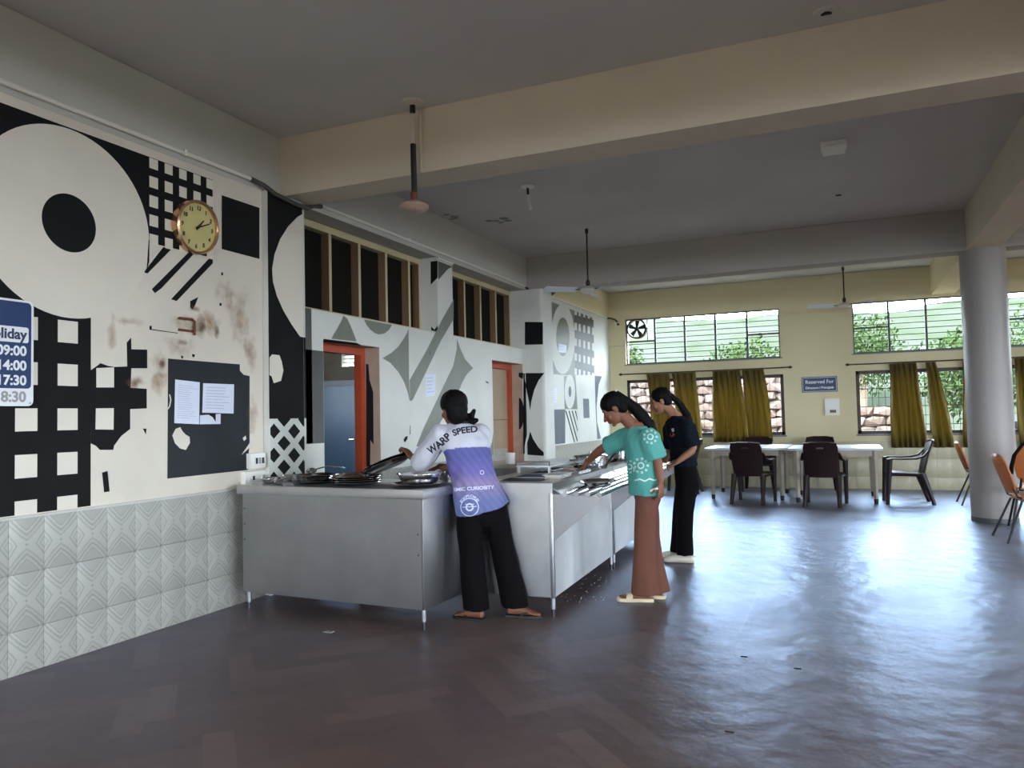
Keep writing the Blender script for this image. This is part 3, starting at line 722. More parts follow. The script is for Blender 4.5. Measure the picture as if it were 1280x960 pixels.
def win_lower(x0, x1, n):
    z0, z1 = ZL; y = YB + .03; t = .055
    mb = MB(); mb.box((x0, y, z0), (x1, y + .07, z0 + t)); mb.box((x0, y, z1 - t), (x1, y + .07, z1)); mb.box((x0, y, z0), (x0 + t, y + .07, z1)); mb.box((x1 - t, y, z0), (x1, y + .07, z1))
    W = struct('window_%d' % n, mb, 'brown_frame'); npan = 5; p = (x1 - x0) / npan
    for k in range(1, npan): MB().box((x0 + k * p - .022, y, z0 + t), (x0 + k * p + .022, y + .07, z1 - t)).obj('mullion', 'brown_frame', W)
    for k in range(npan):
        a, b = x0 + k * p + .022, x0 + (k + 1) * p - .022
        if k == 0: a = x0 + t
        MB().box((a, y + .03, z0 + t), (b, y + .035, z1 - t)).obj('pane', 'glass', W)
    nb = int((x1 - x0 - .1) / .095)
    for k in range(1, nb): 
        xx = x0 + .05 + k * (x1 - x0 - .1) / nb; MB().box((xx - .0035, y + .075, z0 + .02), (xx + .0035, y + .082, z1 - .02)).obj('grille_bar', 'dark_metal', W)
    for j in range(1, 7):
        z = z0 + (z1 - z0) * j / 7; tt = .006 if j % 2 else .0035
        MB().box((x0 + .02, y + .083, z - tt), (x1 - .02, y + .09, z + tt)).obj('grille_bar', 'dark_metal', W)
    MB().box((x0 - .02, YB - .025, z0 - .03), (x1 + .02, YB + .1, z0)).obj('sill', 'white_outer', W)
    portal(((x0 + x1) / 2, YB + T + .02, (z0 + z1) / 2), (-PI / 2, 0, 0), x1 - x0, z1 - z0)
    return W
wins = []
for i, (a, b) in enumerate(WU): win_upper(a, b, wn, fan=(i == 0)); wn += 1
for a, b in WLo: win_lower(a, b, wn); wn += 1
# exhaust fan in the first upper pane
ef = wthing('exhaust_fan', 'round black exhaust fan set in the upper window pane nearest the mural', 'exhaust fan', (-3.41, YB + .06, 2.72))
fc = at(796, 411, 1, YB + .06); 
mb = MB()
R0 = .19
mb.rings([(fc + V((0, -.04, 0)), V((R0, 0, 0)), V((0, 0, R0))), (fc + V((0, .06, 0)), V((R0, 0, 0)), V((0, 0, R0))), (fc + V((0, .06, 0)), V((R0 - .028, 0, 0)), V((0, 0, R0 - .028))), (fc + V((0, -.04, 0)), V((R0 - .028, 0, 0)), V((0, 0, R0 - .028))), (fc + V((0, -.04, 0)), V((R0, 0, 0)), V((0, 0, R0)))], 32, cap=False)
mb.obj('ring', 'dark_metal', ef)
for k in range(5):
    a = 2 * PI * k / 5 + .3; u = V((math.cos(a), 0, math.sin(a))); v = V((-math.sin(a), 0, math.cos(a)))
    MB().prism([fc + u * .03 - v * .018, fc + u * .15 - v * .055, fc + u * .155 + v * .03, fc + u * .03 + v * .018], (0, .008, 0)).obj('blade', 'dark_metal', ef)
MB().lathe([(.035, -.03), (.035, .03)], fc, 16, 'y').obj('motor_hub', 'dark_metal', ef)
for s in (-1, 1): MB().box((fc.x + s * (R0 + .012) - .007, fc.y - .01, ZU[0] + .44), (fc.x + s * (R0 + .012) + .007, fc.y + .02, ZU[1] - .02)).obj('bracket', 'dark_metal', ef)

# ------------------------------------------------------------------ right and rear walls (out of view), unseen openings sized and placed for the light
mb = MB()
for z0, z1 in ((0, .9), (3.0, ZC - .004)): mb.box((XR, YR, z0), (XR + .25, YB, z1))
ROP = [(-3.0, -1.2), (1.0, 3.6), (6.9, 8.1)]
e = [YR] + [v for r in ROP for v in r] + [YB]
for i in range(0, len(e), 2): mb.box((XR, e[i], .9), (XR + .25, e[i + 1], 3.0))
struct('wall_right', mb, 'cream_wall')
for a, b in ROP: portal((XR + .27, (a + b) / 2, 1.95), (PI / 2, 0, PI / 2), b - a, 2.1)
mb = MB()
for z0, z1 in ((0, .9), (2.8, ZC - .004)): mb.box((XL - .25, YR - .25, z0), (XR + .25, YR, z1))
BOP = [(-2.15, .5), (7.0, 9.4)]
e = [XL - .25] + [v for r in BOP for v in r] + [XR + .25]
for i in range(0, len(e), 2): mb.box((e[i], YR - .25, .9), (e[i + 1], YR, 2.8))
struct('wall_rear', mb, 'cream_wall')
for a, b in BOP: portal(((a + b) / 2, YR - .27, 1.85), (PI / 2, 0, 0), b - a, 1.9)

# ------------------------------------------------------------------ lettering
def text_mesh(body, size, m, bold=0, depth=.0008, align='CENTER', space=1):
    cu = bpy.data.curves.new('lettering', 'FONT'); cu.body = body; cu.size = size; cu.align_x = align; cu.align_y = 'CENTER'
    cu.extrude = depth; cu.offset = bold; cu.space_character = space; cu.resolution_u = 4
    o = bpy.data.objects.new('lettering', cu); COL.objects.link(o)
    dg = bpy.context.evaluated_depsgraph_get(); me = bpy.data.meshes.new_from_object(o.evaluated_get(dg))
    bpy.data.objects.remove(o); bpy.data.curves.remove(cu); me.materials.clear(); me.materials.append(M[m]); me.name = 'lettering'
    return me
def wall_text(parent, body, size, m, loc, wall='x', **k):
    o = link('lettering', text_mesh(body, size, m, **k), parent)
    o.rotation_euler = (PI / 2, 0, PI / 2) if wall == 'x' else (PI / 2, 0, 0); o.location = loc
    return o
def rrect(y0, y1, z0, z1, r, n=6):
    out = []
    for cy_, cz_, a in ((y1 - r, z1 - r, 0), (y0 + r, z1 - r, PI / 2), (y0 + r, z0 + r, PI), (y1 - r, z0 + r, 1.5 * PI)):
        out += [(cy_ + r * math.cos(a + PI / 2 * k / n), cz_ + r * math.sin(a + PI / 2 * k / n)) for k in range(n + 1)]
    return out
# timing board at the left edge of the view
t = thing('timing_board', 'blue timing board with white times hanging on the mural wall', 'sign')
by0, by1 = 2.12, 2.836
MB().prism([(XL + .004, y, z) for y, z in rrect(by0, by1, 1.452, 2.036, .03)], (.008, 0, 0)).obj('board', 'sign_white', t)
MB().prism([(XL + .0125, y, z) for y, z in rrect(by0 + .012, by1 - .014, 1.548, 2.024, .022)], (.0008, 0, 0)).obj('blue_field', 'sign_blue', t)
MB().prism([(XL + .0137, y, z) for y, z in rrect(by0 + .03, by1 - .03, 1.800, 1.886, .012)], (.0008, 0, 0)).obj('white_strip', 'sign_white', t)
for s_, z, mt, sz in (('Holiday', 1.843, 'sign_dark', .078), ('09:00', 1.752, 'sign_white', .074), ('14:00', 1.671, 'sign_white', .074), ('17:30', 1.590, 'sign_white', .074), ('18:30', 1.500, 'sign_grey', .08)):
    wall_text(t, s_, sz, mt, (XL + .0155 if z > 1.55 else XL + .0135, by1 - .042, z), bold=.0022, align='RIGHT')
MB().lathe([(.006, 0), (.006, .006)], (XL + .012, by1 - .02, 1.468), 8, 'x').obj('screw', 'steel', t)
# clock
t = thing('wall_clock', 'round gold-rimmed wall clock above the diagonal black stripes', 'clock', (XL, 3.985, 2.712)); t.rotation_euler = (0, .10, 0)
RC = .190
MB().lathe([(.03, -.008), (RC - .006, -.008), (RC, .03), (RC - .002, .052), (RC - .014, .06), (RC - .024, .05), (RC - .024, .036), (.02, .036)], (.012, 0, 0), 48, 'x').obj('rim', 'gold', t)
MB().lathe([(RC - .022, .036), (.001, .0365)], (.013, 0, 0), 48, 'x').obj('dial', 'clock_face', t)
for h in range(1, 13):
    a = 2 * PI * h / 12
    o = link('numeral', text_mesh(str(h), .040, 'ink', bold=.001), t); o.rotation_euler = (PI / 2, 0, PI / 2); o.location = (.052, .133 * math.sin(a), .133 * math.cos(a))
for nm, ang, L, wd in (('hour_hand', 40, .075, .009), ('minute_hand', 66, .115, .007)):
    a = math.radians(ang); d = V((0, math.sin(a), math.cos(a))); q = V((0, math.cos(a), -math.sin(a)))
    MB().prism([V((.055, 0, 0)) - d * .02 - q * wd, V((.055, 0, 0)) + d * L - q * wd * .4, V((.055, 0, 0)) + d * L + q * wd * .4, V((.055, 0, 0)) - d * .02 + q * wd], (.002, 0, 0)).obj(nm, 'ink', t)
MB().lathe([(.01, 0), (.01, .008)], (.054, 0, 0), 12, 'x').obj('hub', 'ink', t)
# notices
def notice(label, px, lines, x=XL, axis=0, val=None, kind='notice', group=None, tape=False):
    pts = [at(a, b, 0, x + .003) for a, b in px]
    t = MB().prism(pts, (.0012, 0, 0)).obj('notice_paper', 'paper'); t['label'] = label; t['category'] = 'notice'
    if group: t['group'] = group
    if lines:
        mb = MB(); A, B, Cc, D = pts
        for k in range(lines):
            f = .1 + .8 * (k + .5) / lines; e = .55 + .35 * random.random()
            l0 = A.lerp(D, f).lerp(B.lerp(Cc, f), .1); l1 = A.lerp(D, f).lerp(B.lerp(Cc, f), e); h = (A - D) * (.18 / lines)
            mb.poly([l0 + V((.0016, 0, 0)), l1 + V((.0016, 0, 0)), l1 + h + V((.0016, 0, 0)), l0 + h + V((.0016, 0, 0))])
        mb.obj('printed_lines', 'paper_ink', t)
    return t
CC = lambda pts: [(x / 3.43, 370 + y / 3.43) for x, y in pts]
notice('tall white notice sheet taped at the left of the black painted square', CC([(751, 358), (856, 370), (853, 550), (747, 545)]), 16)
notice('wide white notice sheet taped at the right of the black painted square', CC([(871, 374), (1003, 379), (1001, 504), (867, 500)]), 8)
t = notice('torn remnant of white paper below the two taped notices', CC([(857, 512), (946, 505), (945, 549), (856, 550)]), 0)
MB().poly([at(a, b, 0, XL + .0048) for a, b in CC([(885, 503), (925, 503), (925, 540), (912, 520)])]).obj('tear', 'black_paint', t)
notice('small white notice sheet on the grey mural beside the orange doorways', [(532, 468), (544.5, 467.5), (544, 494.5), (532, 496)], 5)
notice('little white label stuck inside the grey ring of the far mural', [(698.2, 429.5), (708, 431.5), (708, 441), (698.2, 440.5)], 2, x=X3)
notice('narrow white notice beside the second column on the far mural', [(689, 487), (696, 485), (696, 503), (690, 504)], 5, x=X3)
# switch boxes
def sbox(label, y0, y1, z0, z1, n):
    t = MB().box((XL, y0, z0), (XL + .045, y1, z1), .004).obj('switch_box', 'white_plastic'); t['label'] = label; t['category'] = 'switch box'
    MB().box((XL + .045, y0 + (y1 - y0) * .12, z0 + .02), (XL + .050, y1 - (y1 - y0) * .12, z1 - .02), .002).obj('face_plate', 'white_plastic', t)
    for k in range(n):
        y = y0 + (y1 - y0) * (.28 + .42 * k / max(1, n - 1)); MB().box((XL + .05, y, z0 + .035), (XL + .055, y + .02, z1 - .035), .001).obj('switch', 'sign_grey' if k % 2 else 'ink', t)
sbox('white switch box on the plaster strip, above the other one', 4.50, 4.665, .985, 1.10, 3)
sbox('wide white switch box just above the tiled dado corner', 4.44, 4.70, .866, .966, 2)
# rusty pipe stub
mb = MB().tube([at(x, y, 0, XL + .02) for x, y in ((224, 397.5), (240, 399), (243.2, 402), (243.2, 419))], .009, 8)
t = mb.obj('pipe_stub', 'rust'); t['label'] = 'rusty bent pipe stub sticking out of the stained mural'; t['category'] = 'pipe'
MB().box(at(222.5, 410, 0, XL) - V((0, 0, .02)), at(241, 416.5, 0, XL) + V((.012, 0, .02))).obj('broken_plaster', 'rust', t)

# ------------------------------------------------------------------ conduits and cables
def conduit(label, pts, r=.014, m='pvc', clips=()):
    t = MB().tube(pts, r, 8).obj('conduit', m); t['label'] = label; t['category'] = 'conduit'
    for p in clips: MB().box(V(p) - V((r * 1.3, .012, r * 1.3)), V(p) + V((r * 1.3, .012, r * 1.3))).obj('clip', 'white_plastic', t)
conduit('white conduit under the beam above the big circle mural', [(XL + .016, 1.4, 3.215), (XL + .016, 4.60, 3.215)], .016, clips=[(XL + .016, 3.9, 3.215)])
conduit('grey flexible cable sagging round the first column under the beam', [(XL + .02, 4.55, 3.215), (XL + .05, 4.66, 3.19), (XL + .09, 4.75, 3.135), (XL + .10, 4.9, 3.12), (XL + .08, 5.15, 3.125), (XL + .04, 5.3, 3.19), (XL + .018, 5.42, 3.215)], .02, 'black_pvc')
conduit('white conduit above the clerestory posts', [(XL + .014, 5.40, 3.225), (XL + .014, 10.2, 3.215)], .014, clips=[(XL + .014, 6.9, 3.222)])
conduit('black elbow joining conduits at the second column top', [(XL + .016, 10.15, 3.21), (XL + .06, 10.18, 3.16), (-3.83, 10.22, 3.15), (-3.80, 10.5, 3.15), (X3 + .03, 10.75, 3.15)], .017, 'black_pvc')
conduit('white conduit along the wall over the far mural', [(X3 + .016, 10.7, 3.15), (X3 + .016, 13.9, 3.16)], .013)
conduit('thin grey conduit dropping down the front of the big beam', [(-2.80, 4.888, ZC - .003), (-2.80, 4.888, ZB + .002)], .011, 'beam_paint')
t = thing('wall_camera', 'small white camera on a curved black cable in the far corner', 'camera')
MB().tube([(X3 + .02, 13.88, 3.155), (-3.93, 13.93, 3.16), (-3.85, 13.96, 3.13), (-3.80, 13.97, 3.08)], .016, 8).obj('cable', 'black_pvc', t)
MB().tube([(-3.86, 13.99, 3.06), (-3.78, 13.9, 3.03)], [.03, .028], 12).obj('body', 'white_plastic', t)
MB().lathe([(.024, -.0), (.024, .02)], (-3.775, 13.885, 3.028), 12, 'y').obj('lens', 'black_plastic', t)
MB().box((-3.87, 13.985, 3.03), (-3.83, 14.049, 3.09)).obj('bracket', 'white_plastic', t)

# ------------------------------------------------------------------ ceiling fans and fittings
def fan(label, loc, ztop, zh, blades, m_rod='dark_metal', sleeve=False):
    t = thing('ceiling_fan', label, 'ceiling fan', loc)
    MB().lathe([(.085, ztop - .001), (.08, ztop - .012), (.02, ztop - .03)], n=20).obj('ceiling_plate', 'fan_white', t)
    MB().lathe([(.02, ztop - .02), (.022, ztop - .08), (.012, ztop - .09)], n=12).obj('top_cup', 'dark_metal', t)
    MB().tube([(0, 0, ztop - .05), (0, 0, zh + .05)], .010, 8).obj('rod', 'fan_white' if sleeve else m_rod, t)
    if sleeve: MB().tube([(0, 0, zh + .47), (.004, 0, zh + .11)], .022, 10).obj('rod_sleeve', 'black_plastic', t)
    MB().lathe([(.018, zh + .13), (.028, zh + .10), (.022, zh + .05)], n=14).obj('lower_cup', 'rust' if sleeve else 'dark_metal', t)
    MB().lathe([(.03, zh + .055), (.06, zh + .04), (.102, zh + .02), (.108, zh - .002), (.092, zh - .018), (.055, zh - .032), (.02, zh - .036)], n=28).obj('motor', 'fan_worn' if sleeve else 'fan_white', t)
    for a in blades:
        a = math.radians(a); d = V((math.cos(a), math.sin(a), 0)); q = V((-math.sin(a), math.cos(a), 0)); c = V((0, 0, zh + .005)); up = V((0, 0, .022))
        MB().prism([c + d * .10 - q * .02, c + d * .17 - q * .02, c + d * .17 + q * .02, c + d * .10 + q * .02], (0, 0, .005)).obj('blade_bracket', 'dark_metal', t)
        MB().prism([c + d * .15 - q * .05 - up, c + d * .55 - q * .068 - up, c + d * .585 - up * .3, c + d * .55 + q * .06 + up, c + d * .15 + q * .045 + up], (0, 0, .003)).obj('blade', 'fan_blade', t)
    return t
fan('ceiling fan without blades on a black rod before the big beam', (-2.79, 4.76, 0), ZC, 2.868, (), sleeve=True)
fan('bladed ceiling fan on a dark rod near the second column', (-2.782, 8.9, 0), ZC, 2.86, (218, 338, 98))
fan('bladed ceiling fan hanging before the cream back wall', (.128, 13.3, 0), ZC, 3.0, (196, 316, 76))
t = thing('ceiling_light', 'square white box light on the grey ceiling beyond the big beam', 'ceiling light', (.035, 7.15, ZC), .0)
MB().box((-.105, -.105, -.035), (.105, .105, -.001), .006).obj('housing', 'white_plastic', t)
MB().box((-.092, -.092, -.075), (.092, .092, -.036), .01).obj('diffuser', 'white_plastic', t)
t = thing('lamp_holder', 'thin white tube lamp dangling from a round ceiling plate', 'lamp', (-2.812, 7.05, ZC))
MB().lathe([(.07, -.001), (.068, -.01), (.02, -.02)], n=20).obj('ceiling_plate', 'white_plastic', t)
MB().tube([(0, 0, -.015), (.004, 0, -.09)], .013, 8).obj('holder', 'dark_metal', t)
MB().tube([(.004, 0, -.09), (.008, 0, -.14), (.03, -.01, -.24)], .019, 10).obj('tube', 'white_plastic', t)
for lb, x, y in (('dark fan hook box in the near ceiling above the big beam', .013, 4.74), ('dark fan hook box in the ceiling of the middle bay', .071, 8.87)):
    t = thing('hook_box', lb, 'hook box', (x, y, ZC))
    MB().lathe([(.075, -.0005), (.073, -.006), (.05, -.007)], n=24).obj('rim', 'ceiling', t)
    MB().lathe([(.045, -.0065), (.001, -.0075)], n=20).obj('recess', 'black_plastic', t)
    MB().tube([(-.03, 0, -.012), (.03, 0, -.012)], .006, 6).obj('hook_bar', 'dark_metal', t)
mb = MB()
for k in range(9):
    x, y = at(640 - 30 * random.random() - 60 * (k % 2), 268 + 12 * random.random(), 2, ZC).to_2d(); mb.lathe([(.03 + .03 * random.random(), -.0006), (.001, -.002)], (x, y, ZC), 9)
mb.obj('peeling_spot', 'grey_paint', bpy.data.objects['ceiling'])

# ------------------------------------------------------------------ steel counters
def leg(parent, x, y, z):
    l = MB().lathe([(.017, .05), (.017, z)], (x, y, 0), 12).obj('leg', 'steel', parent)
    MB().lathe([(.012, 0), (.013, .05), (.018, .055)], (x, y, 0), 12).obj('foot', 'dark_steel', l)
t = thing('serving_counter', 'stainless steel counter heaped with round steel plates by the tiled wall', 'counter', (-3.975, 4.285, 0), -.043)
Lc, Dc, zb0, zt1, ztp = 1.535, .66, .128, .822, .885
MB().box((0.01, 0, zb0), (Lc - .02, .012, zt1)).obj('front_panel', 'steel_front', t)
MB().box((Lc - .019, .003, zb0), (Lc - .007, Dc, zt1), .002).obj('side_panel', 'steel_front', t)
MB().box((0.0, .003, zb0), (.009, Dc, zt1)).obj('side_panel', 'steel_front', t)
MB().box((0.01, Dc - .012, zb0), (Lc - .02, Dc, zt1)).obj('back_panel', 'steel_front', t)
MB().box((0.01, .013, zb0), (Lc - .02, Dc - .013, zb0 + .01)).obj('bottom_panel', 'steel_front', t)
MB().box((-.04, -.016, zt1 + .001), (Lc + .01, Dc + .02, ztp), .006).obj('worktop', 'steel', t)
for x in (.03, Lc - .03):
    for y in (.03, Dc - .03): leg(t, x, y, zb0)
for x, zz in ((.022, .72), (.022, .61), (.022, .50), (Lc - .045, .60), (Lc - .045, .47)):
    MB().ell((x, -.001, zz), (.006, 0, 0), (0, 0, .006), (0, .005, 0), 8, 4).obj('rivet', 'dark_steel', t)
def rail_counter(label, loc, rz):
    t = thing('rail_counter', label, 'counter', loc, rz)
    W, L = .575, 1.62
    zt1, ztp = .815, .885
    for x in (-W + .02, -.016):
        for y in (.02, L - .02): leg(t, x, y, zb0)
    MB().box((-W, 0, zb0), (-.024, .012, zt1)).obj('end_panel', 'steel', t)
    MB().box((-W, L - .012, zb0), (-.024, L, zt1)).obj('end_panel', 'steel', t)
    MB().box((-.012, .024, zb0), (0, L - .024, zt1)).obj('side_panel', 'steel_side_lit', t)
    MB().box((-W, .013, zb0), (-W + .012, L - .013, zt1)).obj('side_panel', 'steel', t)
    MB().box((-W + .013, .013, zb0), (-.013, L - .013, zb0 + .01)).obj('bottom_panel', 'steel', t)
    for y in (-.003, L - .025): MB().box((-.023, y, zb0 - .005), (.004, y + .026, zt1), .003).obj('corner_post', 'steel', t)
    # worktop: a frame round four wells
    mb = MB(); xs = (-W - .015, -W + .10, -.12, .012)
    mb.box((xs[0], -.022, zt1 + .001), (xs[1], L + .012, ztp)); mb.box((xs[2], -.022, zt1 + .001), (xs[3], L + .012, ztp))
    ys = [.10 + k * .365 for k in range(5)]
    for k in range(5):
        a = -.022 if k == 0 else ys[k] - .02; b = L + .012 if k == 4 else ys[k] + .02
        mb.box((xs[1], a, zt1 + .001), (xs[2], b, ztp))
    mb.obj('worktop', 'steel', t)
    for k in range(4):
        a, b = ys[k] + .022, ys[k + 1] - .022
        mb = MB(); x0, x1 = xs[1] + .002, xs[2] - .002
        mb.box((x0, a, zt1 - .09), (x1, b, zt1 - .085))
        for q in (((x0, a), (x0 + .004, b)), ((x1 - .004, a), (x1, b)), ((x0, a), (x1, a + .004)), ((x0, b - .004), (x1, b))):
            mb.box((q[0][0], q[0][1], zt1 - .085), (q[1][0], q[1][1], ztp - .004))
        mb.obj('food_well', 'dark_steel', t)
    MB().ell((-W * .72, -.004, .70), (.012, 0, 0), (0, 0, .012), (0, .008, 0), 10, 5).obj('knob', 'white_plastic', t)
    for y in (.004, L - .010):
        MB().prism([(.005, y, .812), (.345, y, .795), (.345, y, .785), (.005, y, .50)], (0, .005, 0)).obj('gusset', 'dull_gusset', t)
    MB().prism([(.012, .0, .845), (.065, .0, .812), (.065, L, .812), (.012, L, .845)], (0, 0, .003)).obj('drip_edge', 'steel', t)
    for k in range(4):
        x = .095 + k * .078; MB().tube([(x, -.018, .815), (x, L + .018, .815)], .017, 12).obj('tray_rail', 'steel_shiny', t)
    return t
rc = rail_counter('steel counter with tubular tray rails beside the girl in teal', (-1.785, 4.785, 0), .034)
rc2 = dup(rc, (-1.785 - .034 * 1.67, 4.785 + 1.67, 0), .034, 'far steel counter with tray rails in front of the girl in black')
t = thing('back_counter', 'stone-topped counter with grey front below the orange second doorway', 'counter', (-3.55, 6.62, 0))
MB().box((0, 0, .845), (.72, .6, .88), .005).obj('worktop', 'marble', t)
MB().box((0.02, .05, .10), (.70, .07, .843)).obj('front_panel', 'steel_front', t)
for x in (.03, .69):
    MB().box((x - .02, .1, .10), (x + .02, .56, .843)).obj('side_panel', 'steel_front', t)
    for y in (.1, .55): MB().lathe([(.016, 0), (.016, .1)], (x, y, 0), 10).obj('leg', 'dark_steel', t)

# ---- crockery on the counters
TC = .885
def plate_mesh(r):
    return MB().lathe([(.001, .002), (r * .72, .002), (r * .78, .006), (r * .92, .018), (r, .022), (r * .995, .025), (r * .91, .022), (r * .77, .0095), (r * .70, .0055), (.001, .0055)], n=36).mesh('plate', 'plate_steel')
PM = {r: plate_mesh(r) for r in (.13, .15, .165, .18)}
def plate(label, x, y, z, r, rot=(0, 0, 0), group='round steel plates on the counters'):
    o = link('steel_plate', PM[r], loc=(x, y, z), rot=rot, label=label, cat='plate', group=group); return o
stacks = [(-3.50, 4.52, .165, 4, 'in the left plate stack'), (-3.36, 4.81, .13, 3, 'in the back plate stack'), (-3.12, 4.46, .18, 4, 'in the front middle stack'), (-2.83, 4.79, .13, 2, 'below the tilted plates')]
for x, y, r, n, where in stacks:
    for k in range(n):
        pos = 'topmost' if k == n - 1 else ('lowest' if k == 0 else ('second from below' if k == 1 else 'third from below'))
        plate('round steel plate, %s %s' % (pos, where), x + random.uniform(-.008, .008), y + random.uniform(-.008, .008), TC + .0135 * k, r)
plate('shallow steel plate under the wide bowl near the counter corner', -2.60, 4.44, TC, .18)
for k, (lb, dz) in enumerate((('lower', 0), ('upper', .02))):
    o = plate('%s of two large steel plates tilted up in the leaning girl\'s hand' % lb, -3.055, 4.78 + .01 * k, .985 + dz, .18, (.0, -.38, .06))
    o.scale = (1.05, 1.05, 1)
def bowl_mesh(r, h):
    return MB().lathe([(.001, 0), (r * .55, .001), (r * .8, h * .25), (r * .95, h * .7), (r, h), (r * 1.08, h + .001), (r * 1.08, h + .004), (r * .98, h + .003), (r * .92, h * .7), (r * .77, h * .28), (r * .5, .006), (.001, .006)], n=36).mesh('bowl', 'steel_shiny')
def bowl(label, x, y, z, r, h, cat='bowl', handles=0):
    o = link('steel_bowl', bowl_mesh(r, h), loc=(x, y, z), label=label, cat=cat)
    for k in range(handles):
        a = PI * k + .6; d = V((math.cos(a), math.sin(a), 0)); q = V((-d.y, d.x, 0)); c = d * r + V((0, 0, h * .75))
        MB().tube([c - q * .035, c - q * .03 + d * .035, c + q * .03 + d * .035, c + q * .035], .006, 6).obj('handle', 'steel_shiny', o)
    return o
bowl('wide steel bowl before the leaning girl at the counter corner', -2.60, 4.45, TC + .007, .145, .075)
bowl('small steel bowl at the wall end of the plate counter', -3.86, 4.46, TC, .08, .035)
bowl('small steel bowl beside the ladles on the plate counter', -3.84, 4.68, TC, .085, .04)
bowl('small steel bowl at the back wall corner of the plate counter', -3.62, 4.82, TC, .08, .035)
bowl('steel cup standing behind the tilted plates', -2.60, 4.80, TC, .05, .07, 'cup')
for lb, x, y, a in (('steel ladle lying between the small bowls and the left plate stack', -3.72, 4.36, 1.5), ('steel ladle lying on top of the left plate stack', -3.53, 4.50, .4)):
    t = thing('steel_ladle', lb, 'ladle', (x, y, TC + (.021 if a > 1 else .092)), a, 'steel ladles')
    MB().ell((0, 0, 0), (.04, 0, 0), (0, .04, 0), (0, 0, .02), 14, 6).obj('cup', 'steel_shiny', t)
    MB().tube([(.035, 0, .01), (.12, 0, .03), (.25, 0, .012)], .006, 6).obj('handle', 'steel_shiny', t)
# on the rail counters
def pot(label, x, y, z, r, h):
    o = link('steel_pot', MB().lathe([(.001, 0), (r * .93, .001), (r * .99, .012), (r, .03), (r, h - .004), (r * 1.06, h), (r * 1.06, h + .004), (r * .985, h + .003), (r * .98, .02), (.001, .012)], n=40).mesh('pot', 'steel_shiny'), loc=(x, y, z), label=label, cat='pot')
    MB().lathe([(.001, h + .024), (.014, h + .024), (.016, h + .038), (.001, h + .04)], n=16).obj('knob', 'steel_shiny', o); MB().lathe([(r * .97, h + .005), (r * .9, h + .012), (r * .4, h + .022), (.001, h + .025)], n=36).obj('lid', 'steel_shiny', o)
    for k in (0, 1):
        a = PI * k + .5; d = V((math.cos(a), math.sin(a), 0)); q = V((-d.y, d.x, 0)); c = d * r + V((0, 0, h * .7))
        MB().tube([c - q * .035, c - q * .03 + d * .035, c + q * .03 + d * .035, c + q * .035], .006, 6).obj('handle', 'steel_shiny', o)
    return o
pot('large lidded steel pot standing behind the teal girl\'s outstretched arm', -1.94, 6.15, TC, .145, .105)
bowl('steel bowl beside the large pot next to the teal girl', -1.88, 5.91, TC, .08, .05)
t = thing('serving_spoon', 'dark serving spoon leaning on the large steel pot', 'spoon', (-1.76, 5.99, TC + .035))
MB().tube([(0, 0, 0), (.02, .1, .06), (.04, .17, .10)], .010, 8).obj('handle', 'dark_steel', t)
MB().ell((-.03, -.03, -.012), (.035, 0, .01), (0, .03, .008), (-.004, -.004, .012), 10, 6).obj('scoop', 'steel_shiny', t)
def pan(label, x, y, z, sx, sy, rz=0, cover=False):
    t = thing('serving_tray', label, 'tray', (x, y, z), rz)
    mb = MB(); mb.box((-sx, -sy, 0), (sx, sy, .004))
    for a, b in (((-sx, -sy), (-sx + .004, sy)), ((sx - .004, -sy), (sx, sy)), ((-sx, -sy), (sx, -sy + .004)), ((-sx, sy - .004), (sx, sy))): mb.box((a[0], a[1], .004), (b[0], b[1], .03))
    mb.obj('base', 'steel_shiny', t)
    mb = MB()
    for a, b in (((-sx - .012, -sy - .012), (-sx, sy + .012)), ((sx, -sy - .012), (sx + .012, sy + .012)), ((-sx, -sy - .012), (sx, -sy)), ((-sx, sy), (sx, sy + .012))): mb.box((a[0], a[1], .028), (b[0], b[1], .032))
    mb.obj('rim', 'steel_shiny', t)
    return t
pan('flat steel tray under the teal girl\'s hand on the near counter edge', -1.93, 5.62, TC, .11, .16, .03)
pan('steel tray lying on the worktop edge before the teal girl', -1.88, 5.18, TC, .06, .13, .03)
o = link('steel_platter', PM[.18], loc=(-1.64, 5.35, .8325), label='oval steel platter resting on the tray rails beside the teal girl', cat='platter'); o.scale = (.72, 1.15, 1)
for k in range(7):
    o = MB().ell((0, 0, 0), (.022, 0, 0), (0, .016, 0), (0, 0, .013), 8, 5).obj('fritter', 'food'); o.location = (-1.98 + .035 * (k % 3), 5.57 + .04 * (k // 3), TC + .018)
    o['label'] = 'golden fried fritter on the tray under the teal girl\'s hand'; o['category'] = 'fritter'; o['group'] = 'fritters on the steel tray'
t = thing('counter_cover', 'long white sheet cover laid over the far side of the rail counter', 'cover', (-2.27, 5.62, TC + .0), .03)
MB().box((-.13, 0, .045), (.17, .98, .06), .003).obj('sheet', 'acrylic', t)
for y in (.01, .9):
    MB().box((-.12, y, 0), (-.10, y + .02, .045)).obj('foot', 'white_plastic', t); MB().box((.14, y, 0), (.16, y + .02, .045)).obj('foot', 'white_plastic', t)
MB().tube([(-.12, -.01, .055), (-.12, -.01, .09), (.16, -.01, .09), (.16, -.01, .055)], .004, 6).obj('wire_guard', 'dark_metal', t)
t = thing('steel_canister', 'tall steel canister with beige lid at the far end of the counters', 'canister', (-2.12, 7.55, TC))
MB().lathe([(.085, 0), (.085, .16), (.08, .165)], n=28).obj('body', 'steel_shiny', t); MB().lathe([(.09, .166), (.09, .185), (.06, .205), (.015, .21), (.012, .225), (.001, .226)], n=28).obj('lid', 'beige_rubber', t)
pot('steel vessel beside the canister with the beige lid', -1.97, 7.2, TC, .10, .11)
